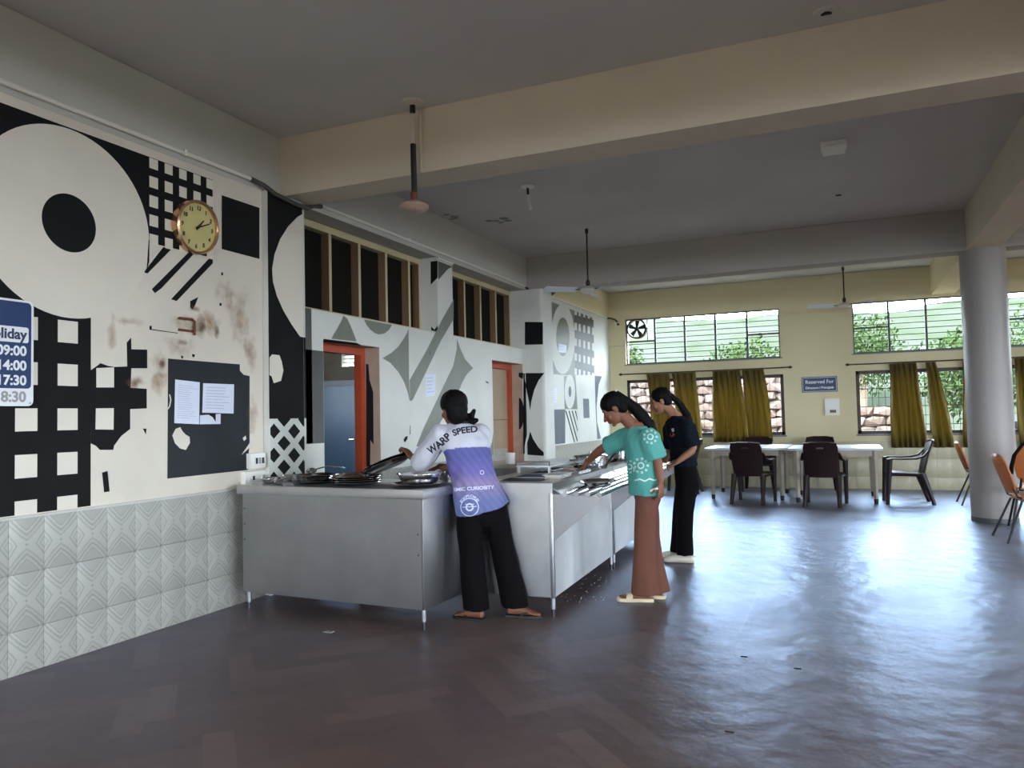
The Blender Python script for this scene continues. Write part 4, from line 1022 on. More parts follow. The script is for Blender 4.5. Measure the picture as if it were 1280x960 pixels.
bowl('pinkish steel cup at the near corner of the rail counter', -2.36, 5.0, TC, .035, .06, 'cup').data.materials[0] = M['gold']
t = MB().box((-3.49, 6.68, .881), (-3.33, 6.80, .96), .006).obj('white_box', 'white_plastic'); t['label'] = 'low white box on the stone counter below the doorway'; t['category'] = 'box'
MB().box((-3.492, 6.679, .94), (-3.328, 6.802, .962), .003).obj('lid', 'paper', t)
t = MB().lathe([(.045, 0), (.05, .105), (.047, .107), (.043, .006), (.001, .005)], (-2.94, 6.75, .881), 24).obj('paper_cup_stack', 'white_plastic'); t['label'] = 'white round container on the stone counter right of the doorway'; t['category'] = 'container'

# ------------------------------------------------------------------ dining tables and chairs
def table(label, x0, x1, y0, y1, z=.785):
    t = thing('dining_table', label, 'table', ((x0 + x1) / 2, (y0 + y1) / 2, 0)); a, b = (x1 - x0) / 2, (y1 - y0) / 2
    MB().box((-a, -b, z - .035), (a, b, z), .004).obj('tabletop', 'table_top', t)
    e, f = a - .11, b - .08
    for s in (-1, 1):
        MB().box((-e, s * f - .012, z - .12), (e, s * f + .012, z - .036)).obj('apron', 'table_leg', t); MB().box((s * e - .012, -f, z - .12), (s * e + .012, f, z - .036)).obj('apron', 'table_leg', t)
        for q in (-1, 1):
            cx, cy_ = s * e, q * f; h = lambda w_, zz: (V((cx, cy_, zz)), V((w_, 0, 0)), V((0, w_, 0)))
            l = MB().rings([h(.03, .07), h(.043, z - .036)], 4, smooth=False).obj('leg', 'table_leg', t); MB().rings([h(.026, 0), h(.03, .069)], 4, smooth=False).obj('foot', 'black_rubber', l)
table('white dining table nearer to the girls under the curtained windows', -1.955, -.73, 12.0, 13.22)
table('white dining table with papers at the end by the side chair', -.715, .53, 11.78, 13.0)
for lb, x, y, sx, rz in (('small white paper lying near the end of the right table', .22, 12.1, .10, .2), ('white paper slip at the corner of the right table', .44, 11.95, .05, -.1), ('white paper lying on the left table', -1.2, 12.5, .14, .1)):
    o = MB().box((-sx, -.06, 0), (sx, .06, .003)).obj('paper_sheet', 'paper'); o.location = (x, y, .786); o.rotation_euler = (0, 0, rz); o['label'] = lb; o['category'] = 'paper'
def plastic_chair(label, x, y, rz):
    t = thing('plastic_armchair', label, 'chair', (x, y, 0), rz, 'brown plastic armchairs')
    m = 'chair_brown'
    MB().prism([(-.235, -.2, .40), (.235, -.2, .40), (.25, .24, .425), (-.25, .24, .425)], (0, 0, .022)).obj('seat', m, t)
    mb = MB(); n = 8; zz = [.40, .55, .70, .82, .875]; ww = [.20, .215, .225, .225, .205]; yy = [-.20, -.232, -.27, -.31, -.335]
    F, Bk = [], []
    for z, wd, y in zip(zz, ww, yy):
        F.append([mb.b.verts.new((wd * (2 * k / n - 1), y - .035 * (1 - (2 * k / n - 1) ** 2), z)) for k in range(n + 1)])
        Bk.append([mb.b.verts.new((wd * (2 * k / n - 1), y - .035 * (1 - (2 * k / n - 1) ** 2) - .018, z)) for k in range(n + 1)])
    for i in range(len(zz) - 1):
        for k in range(n):
            mb.b.faces.new((F[i][k], F[i][k + 1], F[i + 1][k + 1], F[i + 1][k])); mb.b.faces.new((Bk[i][k + 1], Bk[i][k], Bk[i + 1][k], Bk[i + 1][k + 1]))
        for k in (0, n): mb.b.faces.new((F[i][k], F[i + 1][k], Bk[i + 1][k], Bk[i][k]))
    for i in (0, len(zz) - 1):
        for k in range(n): mb.b.faces.new((F[i][k], F[i][k + 1], Bk[i][k + 1], Bk[i][k]))
    mb.obj('backrest', m, t)
    MB().tube([(-.20, -.338, .87), (-.1, -.366, .885), (.1, -.366, .885), (.20, -.338, .87)], .014, 8, True).obj('top_rim', m, t)
    MB().box((-.045, -.394, .80), (.045, -.378, .82)).obj('hand_slot', 'black_plastic', t)
    for s in (-1, 1):
        rs = [(V((s * x_, y_, z_)), V((.028, 0, 0)), V((0, .006, .012))) for x_, y_, z_ in ((.222, -.285, .74), (.245, -.22, .665), (.265, -.12, .635), (.272, .02, .632), (.270, .17, .635), (.265, .235, .622))]
        MB().rings(rs, 10).obj('armrest', m, t)
        def L(x0, y0, z0, x1, y1, z1, a=.024, b=.036): return [(V((x0, y0, z0)), V((a, 0, 0)), V((0, a, 0))), (V((x1, y1, z1)), V((b, 0, 0)), V((0, b * 1.1, 0)))]
        MB().rings(L(s * .255, .25, 0, s * .262, .205, .63), 8).obj('leg', m, t)
        MB().rings(L(s * .225, -.33, 0, s * .205, -.195, .43, .027, .046), 8).obj('leg', m, t)
        MB().tube([(s * .255, .21, .41), (s * .225, -.19, .40)], .014, 6).obj('side_rail', m, t)
    return t
pc = plastic_chair('brown plastic armchair with its back to us at the left table', -1.22, 11.72, -.16)
for x, y, rz, lb in ((-.24, 11.62, -.10, 'brown plastic armchair with its back to us at the right table'), (.80, 12.10, PI / 2 + .05, 'brown plastic armchair seen sideways at the end of the right table'), (-1.30, 13.50, PI + .05, 'brown plastic armchair behind the left table below the curtain'), (-.33, 13.42, PI, 'brown plastic armchair behind the right table facing us'), (-2.52, 12.95, PI / 2, 'dark plastic armchair half hidden behind the girl in black')):
    dup(pc, (x, y, 0), rz, lb)
def shell_chair(label, x, y, rz, m='orange_ply'):
    t = thing('shell_chair', label, 'chair', (x, y, 0), rz, 'orange plywood chairs')
    mb = MB(); n = 8
    def sheet(rows):
        A, B = [], []
        for (wd, y_, z_, bow, ny, nz) in rows:
            A.append([mb.b.verts.new((wd * (2 * k / n - 1), y_ - bow * (1 - (2 * k / n - 1) ** 2) * ny, z_ - bow * (1 - (2 * k / n - 1) ** 2) * nz)) for k in range(n + 1)])
            B.append([mb.b.verts.new((wd * (2 * k / n - 1), y_ - bow * (1 - (2 * k / n - 1) ** 2) * ny - .014 * ny, z_ - bow * (1 - (2 * k / n - 1) ** 2) * nz - .014 * nz)) for k in range(n + 1)])
        for i in range(len(rows) - 1):
            for k in range(n):
                mb.b.faces.new((A[i][k], A[i][k + 1], A[i + 1][k + 1], A[i + 1][k])); mb.b.faces.new((B[i][k + 1], B[i][k], B[i + 1][k], B[i + 1][k + 1]))
            for k in (0, n): mb.b.faces.new((A[i][k], A[i + 1][k], B[i + 1][k], B[i][k]))
        for i in (0, len(rows) - 1):
            for k in range(n): mb.b.faces.new((A[i][k], A[i][k + 1], B[i][k + 1], B[i][k]))
    sheet([(.17, .20, .425, .012, 0, 1), (.20, .15, .442, .012, 0, 1), (.205, 0, .44, .015, 0, 1), (.19, -.14, .435, .015, 0, 1)])
    mb.obj('seat', m, t); mb = MB()
    sheet([(.12, -.17, .475, .03, 1, .1), (.18, -.19, .54, .035, 1, .1), (.205, -.225, .66, .04, 1, .1), (.195, -.265, .78, .04, 1, .1), (.14, -.285, .84, .03, 1, .1), (.05, -.292, .86, .01, 1, .1)])
    mb.obj('backrest', m, t)
    for s in (-1, 1):
        MB().tube([(s * .25, .27, 0), (s * .17, .12, .40), (s * .16, .08, .418), (s * .16, -.12, .418), (s * .15, -.17, .44), (s * .13, -.235, .62)], .0115, 8).obj('frame_tube', 'black_plastic', t)
        MB().tube([(s * .25, -.30, 0), (s * .17, -.14, .40)], .0115, 8).obj('leg', 'black_plastic', t)
    MB().tube([(-.165, .10, .41), (.165, .10, .41)], .010, 8).obj('crossbar', 'black_plastic', t); MB().tube([(-.165, -.13, .405), (.165, -.13, .405)], .010, 8).obj('crossbar', 'black_plastic', t)
    return t
sc = shell_chair('orange plywood chair peeping out behind the round pillar', 1.76, 12.12, -PI / 2)
s2 = dup(sc, (1.72, 9.0, 0), -PI / 2 + .1, 'tan plywood chair before the pillar at the right edge of the view')
s3 = dup(sc, (1.90, 9.70, 0), -.12, 'orange plywood chair with a dark strap right of the pillar')
s3.scale = (1.05, 1.05, 1.08)
t = MB().rings([(V(p), V((.02, 0, 0)), V((0, .012, 0))) for p in ((1.62, 9.40, .62), (1.625, 9.40, .70), (1.65, 9.37, .82), (1.72, 9.34, .93), (1.82, 9.34, .985), (1.94, 9.37, .985))], 8).obj('bag_strap', 'black_cloth'); t['label'] = 'dark cloth strap hung over the orange chair right of the pillar'; t['category'] = 'strap'

# ------------------------------------------------------------------ curtains, rods, wall fittings at the back
def rod(label, x0, x1, z, y=13.95):
    t = thing('curtain_rod', label, 'curtain rod')
    MB().tube([(x0, y, z), (x1, y, z)], .011, 8).obj('rod', 'brown_frame', t)
    for x, s in ((x0, -1), (x1, 1)): MB().tube([(x - s * .02, y, z), (x + s * .02, y, z), (x + s * .05, y, z)], [.012, .028, .006], 10).obj('finial', 'brown_frame', t)
    for x in (x0 + .12, (x0 + x1) / 2, x1 - .12): MB().box((x - .008, y, z - .012), (x + .008, YB - .001, z + .012)).obj('bracket', 'brown_frame', t)
rod('dark curtain rod over the window behind the girls', -3.75, -.78, 2.085)
rod('dark curtain rod over the window behind the pillar', .16, 3.35, 2.085)
def curtain(label, a0, a1, b0, b1, zt_, zb_, y=13.95, folds=5, ph=0):
    nx, nz = folds * 8, 14; mb = MB(); G = []
    for j in range(nz + 1):
        f = j / nz; z = zt_ + (zb_ - zt_) * f; row = []
        x0, x1 = a0 + (b0 - a0) * f ** .8, a1 + (b1 - a1) * f ** .8
        for k in range(nx + 1):
            u = k / nx; amp = .026 + .012 * f
            yy = y + amp * math.sin(2 * PI * folds * u + ph + .5 * math.sin(3 * f + ph)) + .012 * math.sin(7.3 * u + 4 * f + ph)
            row.append(mb.b.verts.new((x0 + (x1 - x0) * u + .01 * math.sin(5 * f + 9 * u + ph), min(yy, 14.0), z)))
        G.append(row)
    for j in range(nz):
        for k in range(nx): mb.b.faces.new((G[j][k], G[j][k + 1], G[j + 1][k + 1], G[j + 1][k])).smooth = True
    me = mb.mesh('curtain', 'curtain'); t = link('curtain', me, label=label, cat='curtain', group='olive green curtains')
    md = t.modifiers.new('thickness', 'SOLIDIFY'); md.thickness = .004
    MB().box((min(a0, a1), y - .02, zt_ - .005), (max(a0, a1), y + .02, zt_ + .004)).obj('header_band', 'curtain', t)
    return t
zt_ = 2.065
curtain('olive curtain behind the girl in black, first from the mural', -3.28, -2.86, -3.20, -2.80, zt_, .80, folds=4)
curtain('olive curtain second from the mural, just beside the girl in black', -2.82, -2.38, -2.72, -2.30, zt_, .80, folds=4, ph=1)
curtain('wide olive curtain behind the left table', -2.08, -1.60, -2.10, -1.50, zt_, .80, folds=6, ph=2)
curtain('olive curtain with a gap beside the red-brown window frame', -1.56, -1.20, -1.50, -1.08, zt_, .80, folds=4, ph=3)
curtain('wide olive curtain behind the side-on chair', .77, 1.17, .76, 1.27, zt_, .69, folds=6, ph=.7)
curtain('narrow olive curtain left of the pillar', 1.30, 1.45, 1.36, 1.66, zt_, .69, folds=3, ph=2.2)
curtain('olive curtain half hidden behind the pillar', 1.82, 2.12, 1.78, 2.15, zt_, .69, folds=4, ph=.2)
curtain('olive curtain at the right of the pillar', 2.52, 2.95, 2.54, 3.0, zt_, .69, folds=5, ph=1.4)
t = thing('reserved_sign', 'blue sign reading Reserved For on the cream back wall', 'sign')
sx0, sx1, sz0, sz1 = -.588, -.026, 1.640, 1.905
MB().box((sx0, YB - .012, sz0), (sx1, YB - .001, sz1)).obj('board', 'sign_navy', t)
mb = MB()
for a, c in (((sx0 + .014, sz0 + .014), (sx1 - .014, sz0 + .020)), ((sx0 + .014, sz1 - .020), (sx1 - .014, sz1 - .014)), ((sx0 + .014, sz0 + .014), (sx0 + .020, sz1 - .014)), ((sx1 - .020, sz0 + .014), (sx1 - .014, sz1 - .014))): mb.box((a[0], YB - .0135, a[1]), (c[0], YB - .012, c[1]))
mb.obj('border', 'sign_white', t)
wall_text(t, 'Reserved For', .083, 'sign_white', ((sx0 + sx1) / 2, YB - .0135, 1.815), 'y', bold=.0012)
wall_text(t, 'Directors / Principals', .060, 'sign_white', ((sx0 + sx1) / 2, YB - .0135, 1.715), 'y', bold=.001, space=.9)
t = MB().box((-.235, YB - .04, 1.24), (-.005, YB - .001, 1.53), .006).obj('switchboard', 'white_plastic'); t['label'] = 'pale switchboard box below the blue reserved sign'; t['category'] = 'switchboard'
MB().box((-.16, YB - .046, 1.28), (-.06, YB - .04, 1.335), .002).obj('socket_plate', 'tan_board', t)
for k in range(3): MB().box((-.15 + k * .03, YB - .05, 1.29), (-.13 + k * .03, YB - .046, 1.325)).obj('switch', 'brown_frame', t)
mb = MB().tube([(-3.99, YB - .006, 2.63), (-3.70, YB - .006, 2.635)], .004, 6); t = mb.obj('wire', 'sign_grey'); t['label'] = 'thin wire running from the exhaust fan along the wall'; t['category'] = 'wire'
for lb, x, y in (('dark scrap of litter lying on the floor', 930, 821), ('small dark speck of litter on the shiny floor', 997, 836), ('tiny dark litter scrap low on the floor', 912, 915)):
    p = at(x, y, 2, 0); o = MB().box((-.018, -.004, 0), (.018, .004, .004), .001).obj('litter', 'debris'); o.location = p; o['label'] = lb; o['category'] = 'litter'
p = at(411, 790, 2, 0); o = MB().box((-.03, -.02, 0), (.03, .02, .003)).obj('litter', 'sign_grey'); o.location = p; o['label'] = 'pale scrap on the brown floor before the plate counter'; o['category'] = 'litter'
mb = MB()
for k in range(60):
    p = at(700 + 60 * random.random(), 735 + 40 * random.random() - 20, 2, 0); r = .001 + .002 * random.random(); mb.box(p - V((r, r, 0)), p + V((r, r, r)))
o = mb.obj('crumbs', 'white_plastic'); o['kind'] = 'stuff'; o['label'] = 'white crumbs scattered by the counter leg'; o['category'] = 'crumbs'

# ------------------------------------------------------------------ outdoors
struct('ground', MB().box((-70, -60, -.45), (70, 90, -.35)), 'earth')
def terrain():
    mb = MB(); nx, ny = 60, 30; G = []
    for j in range(ny + 1):
        y = 24 + j * 1.6; row = []
        for k in range(nx + 1):
            x = -52 + 104 * k / nx; n_ = noise.fractal(V((x * .07, y * .07, 3)), 1, 2, 4)
            z = -.6 + max(0, (y - 25)) * .225 + n_ * 1.6 * min(1, (y - 24) / 10); row.append(mb.b.verts.new((x, y, z)))
        G.append(row)
    for j in range(ny):
        for k in range(nx): mb.b.faces.new((G[j][k], G[j][k + 1], G[j + 1][k + 1], G[j + 1][k]))
    return mb
struct('hill', terrain(), 'hill')
# rough laterite bank outside the left windows: separate stones
bank = thing('stone_bank', 'rough pinkish laterite stone wall seen through the lower windows', 'stone wall', (-3, 19.5, -.35))
bm = []
for v in range(5):
    mb = MB(); bmesh.ops.create_icosphere(mb.b, subdivisions=1, radius=1)
    for q in mb.b.verts: q.co = V((math.copysign(abs(q.co.x) ** .5, q.co.x) * .25, math.copysign(abs(q.co.y) ** .5, q.co.y) * .2, math.copysign(abs(q.co.z) ** .5, q.co.z) * .13)) * (1 + .25 * noise.noise(q.co * 2 + V((v * 3, 0, 0))))
    bm.append(mb.mesh('stone', 'rock', auto=False))
MB().box((-7, .14, 0), (3.0, .5, 2.5)).obj('core', 'rock', bank)
MB().box((3.0, .14, 0), (4.4, .5, 1.7)).obj('core', 'rock', bank)
for r in range(12):
    for k in range(27):
        if k > 23 and r > 7: continue
        o = link('stone', bm[(k * 3 + r * 2) % 5], bank); o.location = (-6.9 + k * .425 + (r % 2) * .2, random.uniform(-.04, .05), .1 + r * .215); o.rotation_euler = (random.uniform(-.2, .2), random.uniform(-.2, .2), random.choice((0, PI)) + random.uniform(-.2, .2))
        if o.location.x > 4.2: o.location.x = 4.2
ow = thing('boundary_wall', 'low grey concrete boundary wall outside the right windows', 'wall', (4.5, 18.5, -.35))
MB().box((-1.2, 0, 0), (6, .25, 1.25)).obj('wall_body', 'concrete', ow); MB().box((-1.25, -.04, 1.25), (6.05, .29, 1.36)).obj('coping', 'concrete', ow)
for i in range(3):
    t = MB().tube([(2.2 + .5 * i, 17.6, -.2), (2.6 + .5 * i, 17.3, -.2)], .14, 12).obj('drain_pipe', 'dark_metal'); t.location = (0, 0, .0 if i < 2 else 0)
    t['label'] = 'short dark drain pipe outside the right window, %s of three' % ('leftmost', 'middle', 'rightmost')[i]; t['category'] = 'pipe'; t['group'] = 'drain pipes outside'
oh = thing('outer_pillar', 'white rendered post outside the window right of the pillar', 'post', (3.9, 18.0, -.35))
MB().box((-.3, 0, 0), (.3, .6, 5.2)).obj('shaft', 'white_outer', oh); MB().box((-.36, -.06, 5.2), (.36, .66, 5.35)).obj('cap', 'white_outer', oh)
def tree(label, x, y, z, h, r, seed):
    random.seed(seed); t = thing('tree', label, 'tree', (x, y, z), 0, 'trees on the slope outside')
    MB().tube([(0, 0, -.3), (.1, 0, h * .4), (0, .1, h * .75)], [.16, .12, .05], 8).obj('trunk', 'trunk', t)
    mb = MB()
    for k in range(2600):
        a, c = random.uniform(0, 2 * PI), random.uniform(-1, 1); q = math.sqrt(1 - c * c); d = V((q * math.cos(a), q * math.sin(a), c * .8)); f = random.random() ** .4
        p = V((0, 0, h * .75)) + d * r * f * (1 + .35 * noise.noise(d * 2 + V((seed, 0, 0))))
        u = V((random.gauss(0, 1), random.gauss(0, 1), random.gauss(0, 1))).normalized(); v = u.orthogonal().normalized(); s_ = random.uniform(.06, .13)
        mb.poly([p - u * s_, p - v * s_ * .5, p + u * s_, p + v * s_ * .5])
    o = mb.obj('foliage', 'leaf', t, normals=False); o['kind'] = 'stuff'
for k, (lb, x, y, h, r) in enumerate((('leafy tree on the slope outside the upper left window', -3.2, 30, 3.6, 2.2), ('bushy tree on the slope beyond the stone wall', .8, 33, 3.8, 2.4), ('bright leafy tree close outside the right windows', 3.6, 26, 4.4, 2.0), ('green tree on the slope behind the pillar', 7.5, 31, 4.5, 2.8), ('tree on the slope far beyond the first curtain', -9.5, 33, 3.5, 2.2))):
    tree(lb, x, y, max(-.3, -.6 + (y - 25) * .225), h * .8, r * .8, 11 + k)
random.seed(5)

# ------------------------------------------------------------------ people
def remesh(name, mb, voxel, m, parent, smooth=3, fold=0, fscale=9, fdir=(1, 1, .45), fseed=0):
    """melts overlapping closed forms into one continuous skin; optional cloth folds"""
    me0 = mb.mesh(name, None, auto=False)
    o = bpy.data.objects.new(name, me0); COL.objects.link(o)
    r = o.modifiers.new('melt', 'REMESH'); r.mode = 'VOXEL'; r.voxel_size = voxel; r.use_smooth_shade = True
    if smooth: q = o.modifiers.new('ease', 'SMOOTH'); q.iterations = smooth; q.factor = .5
    dg = bpy.context.evaluated_depsgraph_get(); me = bpy.data.meshes.new_from_object(o.evaluated_get(dg))
    bpy.data.objects.remove(o); bpy.data.meshes.remove(me0)
    if fold:
        nn = [v.normal.copy() for v in me.vertices]
        for v, n_ in zip(me.vertices, nn):
            p = V((v.co.x * fdir[0], v.co.y * fdir[1], v.co.z * fdir[2])) * fscale + V((fseed, 0, 0))
            v.co += n_ * fold * (noise.noise(p) + .5 * noise.noise(p * 2.1))
    me.materials.clear(); me.materials.append(M[m] if isinstance(m, str) else m); me.name = name
    for p in me.polygons: p.use_smooth = True
    return link(name, me, parent)
def torso_rings(P, N, l0, f0, l1, f1, prof):
    """rings between pelvis P and neck base N; prof rows: (t, half width, half depth, forward shift)"""
    out = []
    for t, a, b, sh in prof:
        l = (l0.lerp(l1, min(max(t, 0), 1))).normalized(); f = (f0.lerp(f1, min(max(t, 0), 1))).normalized()
        out.append((P.lerp(N, t) + f * sh, l * a, f * b))
    return out
def hand(mb, wrist, d, palm, thumb, curl=.5, sc_=1.0, spread=.06):
    """palm, four unequal jointed fingers and a side thumb. d: towards fingertips, palm: palm normal, thumb: thumb side"""
    d = d.normalized(); palm = (palm - d * palm.dot(d)).normalized(); x = d.cross(palm).normalized()
    if x.dot(thumb) < 0: x = -x
    k = sc_
    mb.rings([(wrist - d * .01 * k, x * .024 * k, palm * .018 * k), (wrist + d * .025 * k, x * .033 * k, palm * .016 * k), (wrist + d * .065 * k, x * .040 * k, palm * .014 * k), (wrist + d * .088 * k, x * .038 * k, palm * .011 * k)], 12)
    for i, (off, ln) in enumerate(((.030, .068), (.0105, .076), (-.0105, .070), (-.030, .056))):
        p = wrist + d * .082 * k + x * off * k; a = curl * .45; dd = (d + x * off * spread * 22).normalized(); pts = [p]
        for seg in (.44, .32, .24):
            v = dd * math.cos(a) + palm * math.sin(a); p = p + v * ln * seg * k; pts.append(p); a += curl
        mb.tube(pts, [.0095 * k, .009 * k, .0085 * k, .0075 * k], 8, True)
    p = wrist + d * .022 * k + x * .026 * k; v1 = (d * .62 + x * .68 + palm * .35).normalized(); v2 = (d * .85 + x * .2 + palm * .45 * (1 + curl)).normalized()
    mb.tube([p, p + v1 * .036 * k, p + v1 * .036 * k + v2 * .03 * k, p + v1 * .036 * k + v2 * .052 * k], [.013 * k, .0115 * k, .010 * k, .008 * k], 8, True)
def head(mb, H, F, U, k=1.0):
    F = F.normalized(); U = (U - F * U.dot(F)).normalized(); Rr = F.cross(U)
    T = lambda x, y, z: H + (Rr * x + F * y + U * z) * k
    D = lambda x, y, z: (Rr * x + F * y + U * z) * k
    E = lambda c, rx, ry, rz, n=16, m=10: mb.ell(T(*c), D(rx, 0, 0), D(0, ry, 0), D(0, 0, rz), n, m)
    E((0, -.012, .03), .072, .09, .076); E((0, .022, -.03), .060, .064, .082); E((0, .032, -.072), .046, .046, .036); E((0, .068, -.098), .020, .016, .014)
    mb.tube([T(0, .074, .008), T(0, .090, -.014), T(0, .103, -.034)], [.008 * k, .009 * k, .0125 * k], 8, True)
    for s in (-1, 1):
        E((s * .011, .092, -.038), .009, .010, .008, 8, 6); E((s * .034, .058, -.034), .026, .024, .026, 10, 6)
        E((s * .072, -.012, -.014), .010, .020, .032, 10, 6)
        mb.tube([T(s * .044, .060, .017), T(s * .026, .068, .021), T(s * .010, .070, .017)], .0085 * k, 8, True)
    mb.tube([T(-.022, .078, -.062), T(0, .089, -.059), T(.022, .078, -.062)], [.005 * k, .0085 * k, .005 * k], 8, True)
    mb.tube([T(-.018, .076, -.072), T(0, .086, -.072), T(.018, .076, -.072)], [.005 * k, .0085 * k, .005 * k], 8, True)
    return T, D
def eyes(parent, T, D, k=1):
    for s in (-1, 1):
        e = MB().ell(T(s * .029, .0655, .002), D(.0135, 0, 0), D(0, .0085, 0), D(0, 0, .0065), 12, 8).obj('eye', 'eye_white', parent)
        MB().ell(T(s * .029, .0720, -.001), D(.006, 0, 0), D(0, .003, 0), D(0, 0, .0055), 10, 6).obj('iris', 'ink', e)
        MB().tube([T(s * .042, .064, .005), T(s * .029, .0735, .0085), T(s * .016, .070, .005)], .0020 * k, 6).obj('eyelash', 'hair', parent)
        MB().tube([T(s * .046, .064, .024), T(s * .030, .0765, .029), T(s * .014, .0785, .025)], .0026 * k, 6).obj('eyebrow', 'hair', parent)
def arm(mb, S_, E_, W_, r=(.046, .041, .035, .034, .033, .023)):
    mb.tube([S_, S_.lerp(E_, .5), S_.lerp(E_, .92), E_.lerp(W_, .12), E_.lerp(W_, .4), W_], list(r), 12, True)
def legs(mb, hip, knee, ank, fd, r=(.066, .062, .050, .046, .046, .032)):
    mb.tube([hip, hip.lerp(knee, .5), knee, knee.lerp(ank, .15), knee.lerp(ank, .35), ank], list(r), 12, True)
    fd = V((fd.x, fd.y, 0)).normalized(); q = V((-fd.y, fd.x, 0)); z = V((0, 0, 1)); g = V((ank.x, ank.y, .014))
    mb.rings([(g - fd * .055 + z * .028, q * .010, z * .012), (g - fd * .045 + z * .03, q * .027, z * .028), (g + z * .036, q * .031, z * .036), (g + fd * .07 + z * .024, q * .037, z * .024), (g + fd * .115 + z * .014, q * .041, z * .013), (g + fd * .135 + z * .012, q * .036, z * .011)], 12)
    for i, (o, ln, rr) in enumerate(((-.028, .046, .011), (-.010, .044, .0085), (.006, .040, .008), (.020, .033, .0075), (.032, .026, .007))):
        mb.tube([g + fd * .12 + q * o + z * .012, g + fd * (.12 + ln) + q * o * 1.05 + z * .009], rr, 8, True)
    return g, fd, q
class Decal:
    """flat print pressed onto a garment: points follow the cloth surface"""
    def __init__(s, o): s.o = o; s.t = BVHTree.FromPolygons([v.co for v in o.data.vertices], [p.vertices for p in o.data.polygons])
    def hit(s, px, py, off=.003):
        d = ray(px, py).normalized(); r = s.t.ray_cast(CAM, d)
        return None if r[0] is None else r[0] - d * off
    def polys(s, name, polys, m, off=.003):
        mb = MB()
        for p in polys:
            q = [s.hit(x, y, off) for x, y in p]
            if all(a is not None for a in q) and max((a - q[0]).length for a in q) < .25: mb.poly(q)
        return mb.obj(name, m, s.o, normals=False)
    def ring(s, cx, cy_, r0, r1, n=16):
        return [[(cx + r * math.cos(2 * PI * a / n), cy_ + r * math.sin(2 * PI * a / n)) for r, a in ((r0, k), (r1, k), (r1, k + 1), (r0, k + 1))] for k in range(n)]
    def line(s, pts, w_, n=4):
        out = []
        for (x0, y0), (x1, y1) in zip(pts, pts[1:]):
            for k in range(n):
                a, b = k / n, (k + 1) / n; out.append([(x0 + (x1 - x0) * t, y0 + (y1 - y0) * t + q) for t, q in ((a, -w_), (b, -w_), (b, w_), (a, w_))])
        return out
    def text(s, name, body, path, size, m, off=.003):
        """letters set along a pixel path (quadratic a-b-c)"""
        me = text_mesh(body, 1.0, m, bold=.03, depth=0); b = bmesh.new(); b.from_mesh(me)
        bmesh.ops.triangulate(b, faces=b.faces[:]); bmesh.ops.subdivide_edges(b, edges=b.edges[:], cuts=1)
        xs = [v.co.x for v in b.verts]; x0, x1 = min(xs), max(xs); A, B, C_ = [V((x, y, 0)) for x, y in path]
        bad = []
        for v in b.verts:
            t = (v.co.x - x0) / (x1 - x0); p = A * (1 - t) ** 2 + B * 2 * t * (1 - t) + C_ * t * t; tg = (B - A) * (1 - t) + (C_ - B) * t; tg.normalize(); nr = V((tg.y, -tg.x, 0))
            q = p + nr * v.co.y * size; h = s.hit(q.x, q.y, off)
            if h is None: bad.append(v)
            else: v.co = h
        bmesh.ops.delete(b, geom=bad, context='VERTS'); b.to_mesh(me); b.free(); return link(name, me, s.o)
def mat_shirt():
    m = bpy.data.materials.new('blue_jersey'); m.use_nodes = True; n = m.node_tree; b = n.nodes['Principled BSDF']; b.inputs['Roughness'].default_value = .8
    tc = n.nodes.new('ShaderNodeTexCoord'); sp = n.nodes.new('ShaderNodeSeparateXYZ'); n.links.new(tc.outputs['Object'], sp.inputs[0])
    a = n.nodes.new('ShaderNodeVertexColor'); a.layer_name = 'yoke'
    g = n.nodes.new('ShaderNodeMapRange'); g.inputs[1].default_value = .78; g.inputs[2].default_value = 1.08; n.links.new(sp.outputs[2], g.inputs[0])
    r = n.nodes.new('ShaderNodeValToRGB'); e = r.color_ramp.elements; e[0].position = 0; e[0].color = srgb(100, 110, 156); e[1].position = 1; e[1].color = srgb(84, 87, 146)
    k = r.color_ramp.elements.new(.38); k.color = srgb(138, 124, 160); k = r.color_ramp.elements.new(.62); k.color = srgb(106, 98, 158)
    n.links.new(g.outputs[0], r.inputs[0])
    wv = n.nodes.new('ShaderNodeTexWave'); wv.inputs['Scale'].default_value = 9; wv.bands_direction = 'DIAGONAL'; wv.inputs['Distortion'].default_value = 1; n.links.new(tc.outputs['Object'], wv.inputs[0])
    mx_ = n.nodes.new('ShaderNodeMixRGB'); mx_.blend_type = 'MULTIPLY'; n.links.new(math_node(n, 'MULTIPLY', wv.outputs[1], .22), mx_.inputs[0]); n.links.new(r.outputs[0], mx_.inputs[1]); mx_.inputs[2].default_value = srgb(140, 130, 190)
    x = n.nodes.new('ShaderNodeMixRGB'); n.links.new(a.outputs[0], x.inputs[0]); n.links.new(mx_.outputs[0], x.inputs[1]); x.inputs[2].default_value = srgb(186, 186, 196)
    n.links.new(x.outputs[0], b.inputs['Base Color']); return m
M['jersey'] = mat_shirt()
zz = V((0, 0, 1))
def unit(x, y, z=0): return V((x, y, z)).normalized()
def hair_cap(mb, T, D, s=1.0):
    E = lambda c, rx, ry, rz: mb.ell(T(*c), D(rx, 0, 0), D(0, ry, 0), D(0, 0, rz), 18, 12)
    E((0, -.024, .040), .079 * s, .092 * s, .078 * s); E((0, -.052, -.005), .070 * s, .056 * s, .072 * s)

